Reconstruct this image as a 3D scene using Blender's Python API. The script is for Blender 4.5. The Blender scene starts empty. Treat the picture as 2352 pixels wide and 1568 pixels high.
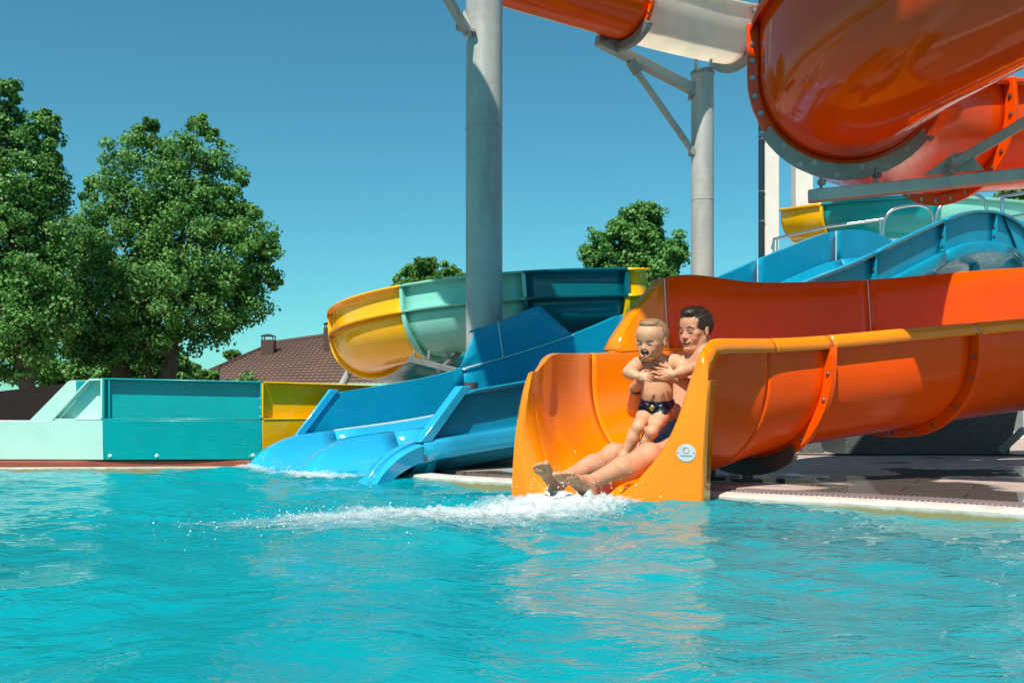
import bpy, bmesh, math, random
import numpy as np
from mathutils import Vector, Matrix, noise as mnoise

random.seed(7)
RNG = np.random.default_rng(7)
R = math.radians
PI = math.pi
scene = bpy.context.scene
COL = scene.collection

# ------------------------------------------------------------------ camera
# metres; +Y looks into the picture, water level z = 0, lens 0.42 m above it
FPX, CX, HY, CAMZ = 2287.0, 1176.0, 945.0, 0.42
cam_d = bpy.data.cameras.new("camera")
cam = bpy.data.objects.new("camera", cam_d)
COL.objects.link(cam)
cam.location = (0, 0, CAMZ)
cam.rotation_euler = (R(90), 0, 0)
cam_d.sensor_width = 36.0
cam_d.lens = 36.0 * FPX / 2352.0
cam_d.shift_y = (HY - 784.0) / 2352.0
cam_d.clip_start = 0.05
cam_d.clip_end = 3000
scene.camera = cam

# ------------------------------------------------------------------ light
SUN_AZ, SUN_EL = R(22), R(54)          # from behind the camera, a little to its left
to_sun = Vector((-math.sin(SUN_AZ) * math.cos(SUN_EL), -math.cos(SUN_AZ) * math.cos(SUN_EL), math.sin(SUN_EL)))
world = bpy.data.worlds.new("World")
scene.world = world
world.use_nodes = True
wn = world.node_tree.nodes
wl = world.node_tree.links
wn.clear()
sky = wn.new("ShaderNodeTexSky")
sky.sky_type = 'NISHITA'
sky.sun_disc = False
sky.sun_elevation = SUN_EL
sky.sun_rotation = math.atan2(to_sun.x, to_sun.y)
sky.altitude = 0
sky.air_density = 1.0
sky.dust_density = 0.35
sky.ozone_density = 2.6
bg = wn.new("ShaderNodeBackground")
bg.inputs[1].default_value = 0.083
wo = wn.new("ShaderNodeOutputWorld")
tint = wn.new("ShaderNodeMix"); tint.data_type = 'RGBA'; tint.blend_type = 'MULTIPLY'; tint.inputs[0].default_value = 1.0
tint.inputs[7].default_value = (0.45, 1.10, 1.04, 1)      # the photograph's clear teal-blue sky
wl.new(sky.outputs[0], tint.inputs[6])
wl.new(tint.outputs[2], bg.inputs[0])
wl.new(bg.outputs[0], wo.inputs[0])
sun_d = bpy.data.lights.new("sun", 'SUN')
sun_d.energy = 5.0
sun_d.angle = R(0.53)
sun_d.color = (1.0, 0.94, 0.84)
sun = bpy.data.objects.new("sun", sun_d)
COL.objects.link(sun)
sun.rotation_euler = to_sun.to_track_quat('Z', 'Y').to_euler()
sun.location = (-6, -12, 20)

vs = scene.view_settings
vs.view_transform = 'Standard'
vs.look = 'None'
vs.exposure = 0.42
vs.gamma = 1.0
scene.render.engine = 'CYCLES'
scene.cycles.use_denoising = True
scene.cycles.max_bounces = 8
scene.cycles.transparent_max_bounces = 12
scene.cycles.sample_clamp_indirect = 4.0
scene.cycles.caustics_reflective = False
scene.cycles.caustics_refractive = False

# ------------------------------------------------------------------ helpers
def at(px, py, Y):
    """world point seen at photo position (px, py of a 2352-wide picture) at distance Y"""
    return np.array([(px - CX) / FPX * Y, Y, CAMZ - (py - HY) / FPX * Y])

def V(*a):
    return np.array(a, float)

def unit(v):
    v = np.asarray(v, float)
    return v / (np.linalg.norm(v) + 1e-12)

def tag(o, label=None, cat=None, group=None, kind=None):
    if label: o["label"] = label
    if cat: o["category"] = cat
    if group: o["group"] = group
    if kind: o["kind"] = kind
    return o

def thing(name, label, cat, loc=(0, 0, 0), group=None):
    o = bpy.data.objects.new(name, None)
    o.empty_display_size = 0.1
    o.location = loc
    COL.objects.link(o)
    return tag(o, label, cat, group)

def attach(o, parent):
    if parent is not None:
        root, off = parent, Vector((0, 0, 0))
        p = parent
        while p is not None:
            off += p.location if p.type == 'EMPTY' else Vector((0, 0, 0))
            p = p.parent
        o.parent = parent
        if parent.type == 'EMPTY':
            o.matrix_parent_inverse = Matrix.Translation(-off)
        elif parent.parent is not None:
            # parent mesh sits at identity in world space (its own vertices are in world space)
            o.matrix_parent_inverse = Matrix.Identity(4)

def mk(name, verts, faces, mat, parent=None, smooth=None, uvless=True):
    me = bpy.data.meshes.new(name)
    me.from_pydata([tuple(map(float, v)) for v in verts], [], [tuple(map(int, f)) for f in faces])
    return link(name, me, mat, parent, smooth)

def mk_np(name, verts, quads, mat, parent=None, smooth=180):
    """large quad or triangle meshes from arrays"""
    me = bpy.data.meshes.new(name)
    verts = np.ascontiguousarray(verts, dtype=np.float32)
    quads = np.ascontiguousarray(quads, dtype=np.int32)
    nv, nf, k = len(verts), len(quads), quads.shape[1]
    me.vertices.add(nv)
    me.vertices.foreach_set("co", verts.ravel())
    me.loops.add(nf * k)
    me.polygons.add(nf)
    me.loops.foreach_set("vertex_index", quads.ravel())
    me.polygons.foreach_set("loop_start", np.arange(0, nf * k, k, dtype=np.int32))
    me.update(calc_edges=True)
    me.validate()
    return link(name, me, mat, parent, smooth)

def link(name, me, mat, parent=None, smooth=None):
    if mat is not None:
        me.materials.append(mat)
    if smooth is not None:
        me.polygons.foreach_set("use_smooth", [True] * len(me.polygons))
        if smooth < 179:
            me.set_sharp_from_angle(angle=R(smooth))
    o = bpy.data.objects.new(name, me)
    COL.objects.link(o)
    attach(o, parent)
    return o

def bevel(o, w=0.006, seg=2):
    m = o.modifiers.new("bevel", 'BEVEL')
    m.width = w
    m.segments = seg
    m.limit_method = 'ANGLE'
    m.angle_limit = R(35)
    return o

def solid(o, t=0.012, off=0.0):
    m = o.modifiers.new("solid", 'SOLIDIFY')
    m.thickness = t
    m.offset = off
    m.use_rim = True
    return o

def cr(P, n, closed=False):
    """Catmull-Rom through the rows of P, n samples a span"""
    P = np.asarray(P, float)
    Q = np.vstack([2 * P[0] - P[1], P, 2 * P[-1] - P[-2]])
    out = []
    for i in range(1, len(Q) - 2):
        p0, p1, p2, p3 = Q[i - 1], Q[i], Q[i + 1], Q[i + 2]
        for t in np.linspace(0, 1, n, endpoint=False):
            out.append(0.5 * ((2 * p1) + (-p0 + p2) * t + (2 * p0 - 5 * p1 + 4 * p2 - p3) * t * t + (-p0 + 3 * p1 - 3 * p2 + p3) * t ** 3))
    out.append(P[-1])
    return np.array(out)

def loft(name, rings, mat, parent=None, smooth=40, close=False):
    rings = np.asarray(rings, float)
    nr, nc = rings.shape[:2]
    vs_ = rings.reshape(-1, 3)
    f = []
    for i in range(nr - 1):
        for j in range(nc if close else nc - 1):
            k = (j + 1) % nc
            f.append((i * nc + j, i * nc + k, (i + 1) * nc + k, (i + 1) * nc + j))
    if close:
        f.append(tuple(range(nc - 1, -1, -1)))
        f.append(tuple((nr - 1) * nc + j for j in range(nc)))
    return mk(name, vs_, f, mat, parent, smooth)

def hexa(name, bottom, top, mat, parent=None, bev=0.004):
    """solid between two quads of four points each"""
    v = [tuple(p) for p in bottom] + [tuple(p) for p in top]
    f = [(3, 2, 1, 0), (4, 5, 6, 7), (0, 1, 5, 4), (1, 2, 6, 5), (2, 3, 7, 6), (3, 0, 4, 7)]
    o = mk(name, v, f, mat, parent, 30)
    if bev: bevel(o, bev)
    return o

def box(name, lo, hi, mat, parent=None, bev=0.004):
    (a, b, c), (d, e, g) = lo, hi
    return hexa(name, [(a, b, c), (d, b, c), (d, e, c), (a, e, c)], [(a, b, g), (d, b, g), (d, e, g), (a, e, g)], mat, parent, bev)

def slab(name, quad, n, t, mat, parent=None, bev=0.004):
    """flat four-cornered plate of thickness t along n"""
    n = unit(n) * t
    q = [np.asarray(p, float) for p in quad]
    return hexa(name, q, [p + n for p in q], mat, parent, bev)

def bar(name, a, b, w, h, mat, parent=None, up=(0, 0, 1), bev=0.004):
    """rectangular bar from a to b"""
    a, b = np.asarray(a, float), np.asarray(b, float)
    t = unit(b - a)
    s = unit(np.cross(t, up))
    u = np.cross(s, t)
    c = [s * w / 2 + u * h / 2, -s * w / 2 + u * h / 2, -s * w / 2 - u * h / 2, s * w / 2 - u * h / 2]
    return hexa(name, [a + x for x in c], [b + x for x in c], mat, parent, bev)

def tube(name, pts, rad, mat, parent=None, n=12, smooth=50):
    pts = [np.asarray(p, float) for p in pts]
    m = len(pts)
    rads = rad if hasattr(rad, '__len__') else [rad] * m
    rings = []
    ref = np.array([0, 0, 1.0])
    t0 = unit(pts[1] - pts[0])
    if abs(t0[2]) > 0.9: ref = np.array([1.0, 0, 0])
    s = unit(np.cross(t0, ref))
    for i in range(m):
        t = unit(pts[min(i + 1, m - 1)] - pts[max(i - 1, 0)])
        s = unit(s - t * np.dot(s, t))
        u = np.cross(t, s)
        rings.append([pts[i] + rads[i] * (s * math.cos(2 * PI * k / n) + u * math.sin(2 * PI * k / n)) for k in range(n)])
    return loft(name, rings, mat, parent, smooth, close=True)

_bolt_me = {}
def bolt(p, n, r, mat, parent):
    """hexagonal bolt head on a washer, axis n"""
    key = mat.name
    if key not in _bolt_me:
        v, f = [], []
        def ring(rr, z, k, a0=0):
            s = len(v)
            for i in range(k):
                a = a0 + 2 * PI * i / k
                v.append((rr * math.cos(a), rr * math.sin(a), z))
            return list(range(s, s + k))
        a = ring(1.5, -0.3, 10); b = ring(1.5, 0.25, 10)
        for i in range(10): f.append((a[i], a[(i + 1) % 10], b[(i + 1) % 10], b[i]))
        f.append(tuple(b))
        c = ring(1.0, 0.25, 6); d = ring(0.92, 1.0, 6)
        for i in range(6): f.append((c[i], c[(i + 1) % 6], d[(i + 1) % 6], d[i]))
        f.append(tuple(d))
        me = bpy.data.meshes.new("bolt")
        me.from_pydata(v, [], f)
        me.materials.append(mat)
        _bolt_me[key] = me
    o = bpy.data.objects.new("bolt", _bolt_me[key])
    COL.objects.link(o)
    o.scale = (r, r, r)
    o.rotation_euler = Vector(n).to_track_quat('Z', 'Y').to_euler()
    o.location = Vector(p)
    attach(o, parent)
    return o

# ------------------------------------------------------------------ materials
def newmat(name):
    m = bpy.data.materials.new(name)
    m.use_nodes = True
    nt = m.node_tree
    return m, nt, nt.nodes["Principled BSDF"], nt.nodes, nt.links

def ramp(nodes, stops, interp='LINEAR'):
    r = nodes.new("ShaderNodeValToRGB")
    r.color_ramp.interpolation = interp
    e = r.color_ramp.elements
    while len(e) < len(stops): e.new(0.5)
    for el, (p, c) in zip(e, stops):
        el.position = p
        el.color = c if len(c) == 4 else (*c, 1)
    return r

def tex_noise(nodes, links, scale, detail=4, rough=0.55, coord=None, dist=0.0):
    t = nodes.new("ShaderNodeTexNoise")
    t.inputs["Scale"].default_value = scale
    t.inputs["Detail"].default_value = detail
    t.inputs["Roughness"].default_value = rough
    t.inputs["Distortion"].default_value = dist
    if coord is not None: links.new(coord, t.inputs["Vector"])
    return t

def geo(nodes):
    return nodes.new("ShaderNodeNewGeometry").outputs["Position"]

def gelcoat(name, col, rough=0.12, wear=0.05, coat=0.4, wear_col=None, thin=0.0, spec=0.5):
    """glossy fibreglass with faint scuffs and slightly uneven lay-up"""
    m, nt, b, N, L = newmat(name)
    pos = geo(N)
    t1 = tex_noise(N, L, 2.3, 5, 0.6, pos)
    mp = N.new("ShaderNodeMapping"); mp.inputs["Scale"].default_value = (3, 3, 40)
    L.new(pos, mp.inputs[0])
    t2 = tex_noise(N, L, 1.6, 6, 0.65, mp.outputs[0])
    c = Vector(col)
    r1 = ramp(N, [(0.3, tuple(c * 0.90)), (0.7, tuple(c * 1.06))])
    L.new(t1.outputs[0], r1.inputs[0])
    r2 = ramp(N, [(0.60, (0, 0, 0)), (0.78, (1, 1, 1))])
    L.new(t2.outputs[0], r2.inputs[0])
    mul = N.new("ShaderNodeMath"); mul.operation = 'MULTIPLY'; mul.inputs[1].default_value = wear
    L.new(r2.outputs[0], mul.inputs[0])
    mx = N.new("ShaderNodeMix"); mx.data_type = 'RGBA'
    L.new(mul.outputs[0], mx.inputs[0])
    L.new(r1.outputs[0], mx.inputs[6])
    wc = wear_col or tuple(min(1, x * 0.6 + 0.3) for x in col)
    mx.inputs[7].default_value = (*wc, 1)
    L.new(mx.outputs[2], b.inputs["Base Color"])
    rr = ramp(N, [(0.35, (rough * 0.7,) * 3), (0.75, (rough * 1.8,) * 3)])
    L.new(t2.outputs[0], rr.inputs[0])
    L.new(rr.outputs[0], b.inputs["Roughness"])
    b.inputs["IOR"].default_value = 1.5
    b.inputs["Specular IOR Level"].default_value = spec
    b.inputs["Coat Weight"].default_value = coat
    b.inputs["Coat Roughness"].default_value = 0.04
    bp = N.new("ShaderNodeBump"); bp.inputs["Strength"].default_value = 0.06; bp.inputs["Distance"].default_value = 0.05
    L.new(t1.outputs[0], bp.inputs["Height"])
    L.new(bp.outputs[0], b.inputs["Normal"])
    L.new(bp.outputs[0], b.inputs["Coat Normal"])
    if thin:      # thin laminate lets some daylight through
        tr = N.new("ShaderNodeBsdfTranslucent"); L.new(mx.outputs[2], tr.inputs[0])
        ms = N.new("ShaderNodeMixShader"); ms.inputs[0].default_value = thin
        L.new(b.outputs[0], ms.inputs[1]); L.new(tr.outputs[0], ms.inputs[2]); L.new(ms.outputs[0], N["Material Output"].inputs[0])
    return m

def plain(name, col, rough=0.5, metal=0.0, var=0.12, scale=8.0, bump=0.0, bscale=60.0, spec=0.5):
    m, nt, b, N, L = newmat(name)
    pos = geo(N)
    t = tex_noise(N, L, scale, 6, 0.6, pos)
    c = Vector(col)
    r = ramp(N, [(0.3, tuple(c * (1 - var))), (0.7, tuple(c * (1 + var)))])
    L.new(t.outputs[0], r.inputs[0])
    L.new(r.outputs[0], b.inputs["Base Color"])
    b.inputs["Roughness"].default_value = rough
    b.inputs["Metallic"].default_value = metal
    b.inputs["Specular IOR Level"].default_value = spec
    if bump:
        t2 = tex_noise(N, L, bscale, 5, 0.6, pos)
        bp = N.new("ShaderNodeBump"); bp.inputs["Strength"].default_value = bump; bp.inputs["Distance"].default_value = 0.01
        L.new(t2.outputs[0], bp.inputs["Height"]); L.new(bp.outputs[0], b.inputs["Normal"])
    return m

def galvanised(name, base=0.38, metal=0.12, rough=0.45):
    m, nt, b, N, L = newmat(name)
    pos = geo(N)
    mp = N.new("ShaderNodeMapping"); mp.inputs["Scale"].default_value = (1, 1, 0.35); L.new(pos, mp.inputs[0])
    t1 = tex_noise(N, L, 3.2, 8, 0.68, mp.outputs[0], 0.6)
    mp2 = N.new("ShaderNodeMapping"); mp2.inputs["Scale"].default_value = (1, 1, 22); L.new(pos, mp2.inputs[0])
    t2 = tex_noise(N, L, 1.3, 4, 0.6, mp2.outputs[0])
    r1 = ramp(N, [(0.28, (base * 0.66, base * 0.67, base * 0.64)), (0.52, (base, base * 0.985, base * 0.92)), (0.74, (base * 1.22, base * 1.2, base * 1.1))])
    L.new(t1.outputs[0], r1.inputs[0])
    r2 = ramp(N, [(0.38, (0.96,) * 3), (0.62, (1.03,) * 3)]); L.new(t2.outputs[0], r2.inputs[0])
    mx = N.new("ShaderNodeMix"); mx.data_type = 'RGBA'; mx.blend_type = 'MULTIPLY'; mx.inputs[0].default_value = 1.0
    L.new(r1.outputs[0], mx.inputs[6]); L.new(r2.outputs[0], mx.inputs[7])
    v = N.new("ShaderNodeTexVoronoi"); v.inputs["Scale"].default_value = 17.0; L.new(pos, v.inputs[0])
    rv = ramp(N, [(0.03, (1, 1, 1)), (0.085, (0, 0, 0))]); L.new(v.outputs["Distance"], rv.inputs[0])
    t3 = tex_noise(N, L, 1.7, 3, 0.5, pos)
    r3 = ramp(N, [(0.52, (0, 0, 0)), (0.6, (0.7, 0.7, 0.7))]); L.new(t3.outputs[0], r3.inputs[0])
    ml = N.new("ShaderNodeMath"); ml.operation = 'MULTIPLY'; L.new(rv.outputs[0], ml.inputs[0]); L.new(r3.outputs[0], ml.inputs[1])
    mx2 = N.new("ShaderNodeMix"); mx2.data_type = 'RGBA'
    L.new(ml.outputs[0], mx2.inputs[0]); L.new(mx.outputs[2], mx2.inputs[6]); mx2.inputs[7].default_value = (0.62, 0.55, 0.42, 1)
    L.new(mx2.outputs[2], b.inputs["Base Color"])
    b.inputs["Metallic"].default_value = metal
    rr = ramp(N, [(0.3, (rough * 0.85,) * 3), (0.7, (rough * 1.25,) * 3)]); L.new(t1.outputs[0], rr.inputs[0])
    L.new(rr.outputs[0], b.inputs["Roughness"])
    return m

M = {}
M['orange'] = gelcoat("orange_gelcoat", (0.92, 0.235, 0.001), 0.14, 0.01, 0.2)
M['orange_shaded'] = gelcoat("shaded_orange_gelcoat", (0.88, 0.082, 0.0005), 0.16, 0.0, 0.0, None, 0.0, 0.22)  # same orange gelcoat made redder, shade painted into its colour
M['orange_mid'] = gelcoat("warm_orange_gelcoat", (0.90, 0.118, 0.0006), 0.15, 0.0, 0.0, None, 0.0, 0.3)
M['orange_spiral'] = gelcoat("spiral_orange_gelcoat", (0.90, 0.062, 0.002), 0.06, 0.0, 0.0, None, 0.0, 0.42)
M['white_gel'] = gelcoat("white_gelcoat", (0.86, 0.82, 0.73), 0.25, 0.05, 0.1, None, 0.72)
M['blue'] = gelcoat("blue_gelcoat", (0.002, 0.28, 0.43), 0.34, 0.10, 0.1, (0.30, 0.55, 0.66), 0.0, 0.33)
M['blue_wet'] = gelcoat("light_blue_gelcoat", (0.02, 0.37, 0.62), 0.10, 0.12, 0.6, (0.35, 0.62, 0.75))
M['teal'] = gelcoat("teal_gelcoat", (0.0, 0.27, 0.28), 0.22, 0.16, 0.1, None, 0.0, 0.33)
M['teal_dark'] = gelcoat("dark_teal_gelcoat", (0.0, 0.12, 0.15), 0.14, 0.05, 0.1, None, 0.0, 0.33)
M['seafoam'] = gelcoat("seafoam_gelcoat", (0.22, 0.58, 0.48), 0.14, 0.05, 0.1, None, 0.0, 0.33)
M['mint'] = gelcoat("mint_gelcoat", (0.44, 0.66, 0.58), 0.16, 0.06, 0.1, None, 0.0, 0.33)
M['yellow'] = gelcoat("yellow_gelcoat", (0.94, 0.46, 0.001), 0.14, 0.03, 0.1, None, 0.0, 0.33)
M['galv'] = galvanised("galvanised_steel")
M['galv_dark'] = galvanised("dull_galvanised_steel", 0.26, 0.55, 0.38)
M['bolt'] = plain("bolt_steel", (0.36, 0.35, 0.33), 0.3, 0.9)
M['steel'] = plain("stainless_rail", (0.62, 0.61, 0.58), 0.2, 1.0)
M['sealant'] = plain("white_sealant", (0.68, 0.70, 0.64), 0.6)
M['bracket'] = plain("dark_bracket_paint", (0.055, 0.05, 0.042), 0.45)
M['black_rubber'] = plain("black_rubber", (0.015, 0.015, 0.016), 0.6)
# ------------------------------------------------------------------ pool edge, deck, ground
EDGE = cr([(-14, 6.3), (-9, 6.75), (-6, 7.0), (-3.7, 7.12), (-2.4, 7.24), (-1.75, 7.20), (-1.2, 6.92), (-0.80, 6.42), (-0.46, 5.95), (-0.015, 5.56), (0.45, 5.12), (0.91, 4.70), (1.38, 4.37),
           (1.70, 4.12), (1.97, 3.86), (2.5, 3.35), (3.4, 2.5), (4.6, 1.4), (6.2, 0), (9, -3)], 8)
_t = np.gradient(EDGE, axis=0)
_t /= np.linalg.norm(_t, axis=1)[:, None]
EN = np.stack([-_t[:, 1], _t[:, 0]], 1)          # points away from the water
DECK_Z = 0.040

def strip(name, offs, zs, mat, parent=None, smooth=40, sub=None, lowered=False):
    E, Nn = EDGE, EN
    if sub: E, Nn = EDGE[sub[0]:sub[1]], EN[sub[0]:sub[1]]
    low = lambda e: float(np.interp(e[0], [-1.9, -1.2], [0.42, 1.0])) if lowered else 1.0
    rings = [[(*(e + n * o), z * low(e) if z > 0 else z) for o, z in zip(offs, zs)] for e, n in zip(E, Nn)]
    return loft(name, rings, mat, parent, smooth)

def mat_coping():
    m, nt, b, N, L = newmat("pool_coping_stone")
    pos = geo(N)
    t = tex_noise(N, L, 9, 6, 0.6, pos)
    r = ramp(N, [(0.3, (0.44, 0.41, 0.35)), (0.7, (0.62, 0.59, 0.53))]); L.new(t.outputs[0], r.inputs[0])
    sep = N.new("ShaderNodeSeparateXYZ"); L.new(pos, sep.inputs[0])
    t2 = tex_noise(N, L, 14, 4, 0.6, pos)
    add = N.new("ShaderNodeMath"); add.operation = 'MULTIPLY_ADD'; add.inputs[1].default_value = 0.03; L.new(t2.outputs[0], add.inputs[0]); L.new(sep.outputs[2], add.inputs[2])
    rz = ramp(N, [(0.018, (1, 1, 1)), (0.034, (0, 0, 0))]); L.new(add.outputs[0], rz.inputs[0])
    mx = N.new("ShaderNodeMix"); mx.data_type = 'RGBA'; L.new(rz.outputs[0], mx.inputs[0]); L.new(r.outputs[0], mx.inputs[6]); mx.inputs[7].default_value = (0.26, 0.22, 0.10, 1)
    L.new(mx.outputs[2], b.inputs["Base Color"])
    b.inputs["Roughness"].default_value = 0.45
    return m

def mat_deck():
    m, nt, b, N, L = newmat("wet_paving")
    pos = geo(N)
    br = N.new("ShaderNodeTexBrick")
    br.inputs["Scale"].default_value = 1.0
    br.inputs["Brick Width"].default_value = 0.6; br.inputs["Row Height"].default_value = 0.3
    br.inputs["Mortar Size"].default_value = 0.006; br.inputs["Mortar Smooth"].default_value = 0.2
    br.inputs["Color1"].default_value = (0.40, 0.31, 0.27, 1); br.inputs["Color2"].default_value = (0.47, 0.38, 0.33, 1); br.inputs["Mortar"].default_value = (0.22, 0.17, 0.15, 1)
    mp = N.new("ShaderNodeMapping"); mp.inputs["Rotation"].default_value = (0, 0, R(28)); L.new(pos, mp.inputs[0]); L.new(mp.outputs[0], br.inputs[0])
    t = tex_noise(N, L, 6, 8, 0.65, pos)
    r = ramp(N, [(0.3, (0.8,) * 3), (0.7, (1.1,) * 3)]); L.new(t.outputs[0], r.inputs[0])
    mx = N.new("ShaderNodeMix"); mx.data_type = 'RGBA'; mx.blend_type = 'MULTIPLY'; mx.inputs[0].default_value = 1
    L.new(br.outputs[0], mx.inputs[6]); L.new(r.outputs[0], mx.inputs[7])
    # puddles: darker, mirror-smooth paving where the slides drip
    tp = tex_noise(N, L, 0.75, 5, 0.5, pos, 0.4)
    sep = N.new("ShaderNodeSeparateXYZ"); L.new(pos, sep.inputs[0])
    fall = N.new("ShaderNodeMapRange"); fall.inputs[1].default_value = 5.0; fall.inputs[2].default_value = 9.5; fall.inputs[3].default_value = 0.12; fall.inputs[4].default_value = -0.12
    L.new(sep.outputs[1], fall.inputs[0])
    ad = N.new("ShaderNodeMath"); L.new(tp.outputs[0], ad.inputs[0]); L.new(fall.outputs[0], ad.inputs[1])
    rp = ramp(N, [(0.555, (0, 0, 0)), (0.60, (1, 1, 1))]); L.new(ad.outputs[0], rp.inputs[0])
    mx2 = N.new("ShaderNodeMix"); mx2.data_type = 'RGBA'; mx2.blend_type = 'MULTIPLY'; L.new(rp.outputs[0], mx2.inputs[0]); L.new(mx.outputs[2], mx2.inputs[6]); mx2.inputs[7].default_value = (0.42, 0.40, 0.38, 1)
    L.new(mx2.outputs[2], b.inputs["Base Color"])
    rr = ramp(N, [(0.0, (0.62,) * 3), (1.0, (0.03,) * 3)]); L.new(rp.outputs[0], rr.inputs[0]); L.new(rr.outputs[0], b.inputs["Roughness"])
    inv = N.new("ShaderNodeMath"); inv.operation = 'SUBTRACT'; inv.inputs[0].default_value = 1.0; L.new(rp.outputs[0], inv.inputs[1])
    ms = N.new("ShaderNodeMath"); ms.operation = 'MULTIPLY'; ms.inputs[1].default_value = 0.35; L.new(inv.outputs[0], ms.inputs[0])
    bp = N.new("ShaderNodeBump"); bp.inputs["Distance"].default_value = 0.004; L.new(ms.outputs[0], bp.inputs["Strength"])
    t3 = tex_noise(N, L, 45, 4, 0.6, pos); L.new(t3.outputs[0], bp.inputs["Height"]); L.new(bp.outputs[0], b.inputs["Normal"])
    return m

M['coping'] = mat_coping()
M['deck'] = mat_deck()
M['red_deck'] = plain("red_brown_deck", (0.24, 0.052, 0.026), 0.55, 0, 0.2, 6)
M['grate'] = plain("grey_brown_grating", (0.22, 0.17, 0.17), 0.5)
M['ground'] = plain("dry_grass_ground", (0.10, 0.11, 0.045), 0.9, 0, 0.4, 0.7)
M['pool_wall'] = plain("pool_wall_tile", (0.03, 0.42, 0.46), 0.4)

o = strip("pool_wall", [0.0, 0.0], [-1.4, -0.03], M['pool_wall']); tag(o, kind="structure")
o = strip("pool_coping", [0.012, -0.012, -0.012, 0.0, 0.13, 0.135, 0.135], [-0.04, -0.03, 0.024, 0.033, 0.038, 0.034, 0.01], M['coping'], lowered=True); tag(o, kind="structure")
o = strip("drain_channel", [0.135, 0.33], [0.014, 0.014], M['black_rubber']); tag(o, kind="structure")
deck_rings = []
for e, n in zip(EDGE, EN):
    p = e + n * 0.33
    far = max(20.0, p[1] + 6)
    row = []
    for t in (0, 0.02, 0.1, 0.3, 1.0):
        q = p + (np.array([p[0] * 1.6 + 2 * np.sign(p[0]), far]) - p) * t
        row.append((q[0], q[1], DECK_Z))
    deck_rings.append([(p[0], p[1], 0.0)] + row)
o = loft("pool_deck", deck_rings, M['deck'], None, 30); tag(o, kind="structure")
# red-brown walkway between the pool and the run-out
i0 = int(np.argmin(np.abs(EDGE[:, 0] + 9))); i1 = int(np.argmin(np.abs(EDGE[:, 0] + 1.55)))
o = strip("red_walkway", [0.15, 0.15, 0.16, 1.6], [0.0, DECK_Z + 0.012, DECK_Z + 0.020, DECK_Z + 0.022], M['red_deck'], None, 30, (i0, i1)); tag(o, kind="structure")
box("ground", (-300, 21, -0.75), (300, 900, -0.7), M['ground'], None, 0); tag(bpy.data.objects["ground"], kind="structure")
o = mk("pool_floor", [(-16, -6, -1.4), (16, -6, -1.4), (16, 9, -1.4), (-16, 9, -1.4)], [(0, 1, 2, 3)], M['pool_wall']); tag(o, kind="structure")

# overflow grating along the pool edge: each slat a piece of its own
grate = thing("overflow_grating", "ribbed grey overflow grating set along the stone pool edge beside the orange slide", "grating", (1.6, 4.5, 0.04))
_d = np.concatenate([[0], np.cumsum(np.linalg.norm(np.diff(EDGE, axis=0), axis=1))])
def edge_at(d):
    x = np.interp(d, _d, EDGE[:, 0]); y = np.interp(d, _d, EDGE[:, 1])
    nx = np.interp(d, _d, EN[:, 0]); ny = np.interp(d, _d, EN[:, 1])
    return np.array([x, y]), unit([nx, ny])
d0 = _d[int(np.argmin(np.abs(EDGE[:, 0] - 0.95)))]
d1 = _d[int(np.argmin(np.abs(EDGE[:, 0] - 2.3)))]
sl_me = None
k = 0
while d0 + k * 0.0235 < d1 + 0.2:
    p, n = edge_at(d0 + k * 0.0235)
    c = p + n * 0.232
    if sl_me is None:
        so = box("slat", (-0.0075, -0.095, -0.012), (0.0075, 0.095, 0.016), M['grate'], grate, 0.003)
        sl_me = so
    else:
        so = sl_me.copy(); COL.objects.link(so)
    so.location = (c[0], c[1], 0.027)
    so.rotation_euler = (0, 0, math.atan2(n[1], n[0]) - PI / 2)
    k += 1

# ------------------------------------------------------------------ water
def mat_water():
    m, nt, b, N, L = newmat("pool_water")
    pos = geo(N)
    t = tex_noise(N, L, 0.55, 3, 0.5, pos)
    r = ramp(N, [(0.32, (0.0, 0.21, 0.25)), (0.68, (0.0, 0.295, 0.335))]); L.new(t.outputs[0], r.inputs[0])
    L.new(r.outputs[0], b.inputs["Base Color"])
    b.inputs["Roughness"].default_value = 0.02
    b.inputs["IOR"].default_value = 1.333
    mp = N.new("ShaderNodeMapping"); mp.inputs["Scale"].default_value = (1.0, 1.5, 1); mp.inputs["Rotation"].default_value = (0, 0, R(12)); L.new(pos, mp.inputs[0])
    t1 = tex_noise(N, L, 9, 5, 0.5, mp.outputs[0], 0.6)
    t2 = tex_noise(N, L, 30, 3, 0.5, mp.outputs[0], 0.3)
    ad = N.new("ShaderNodeMath"); ad.operation = 'MULTIPLY_ADD'; ad.inputs[1].default_value = 0.22; L.new(t2.outputs[0], ad.inputs[0]); L.new(t1.outputs[0], ad.inputs[2])
    bp = N.new("ShaderNodeBump"); bp.inputs["Strength"].default_value = 0.5; bp.inputs["Distance"].default_value = 0.03
    L.new(ad.outputs[0], bp.inputs["Height"]); L.new(bp.outputs[0], b.inputs["Normal"])
    return m

M['water'] = mat_water()

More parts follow.
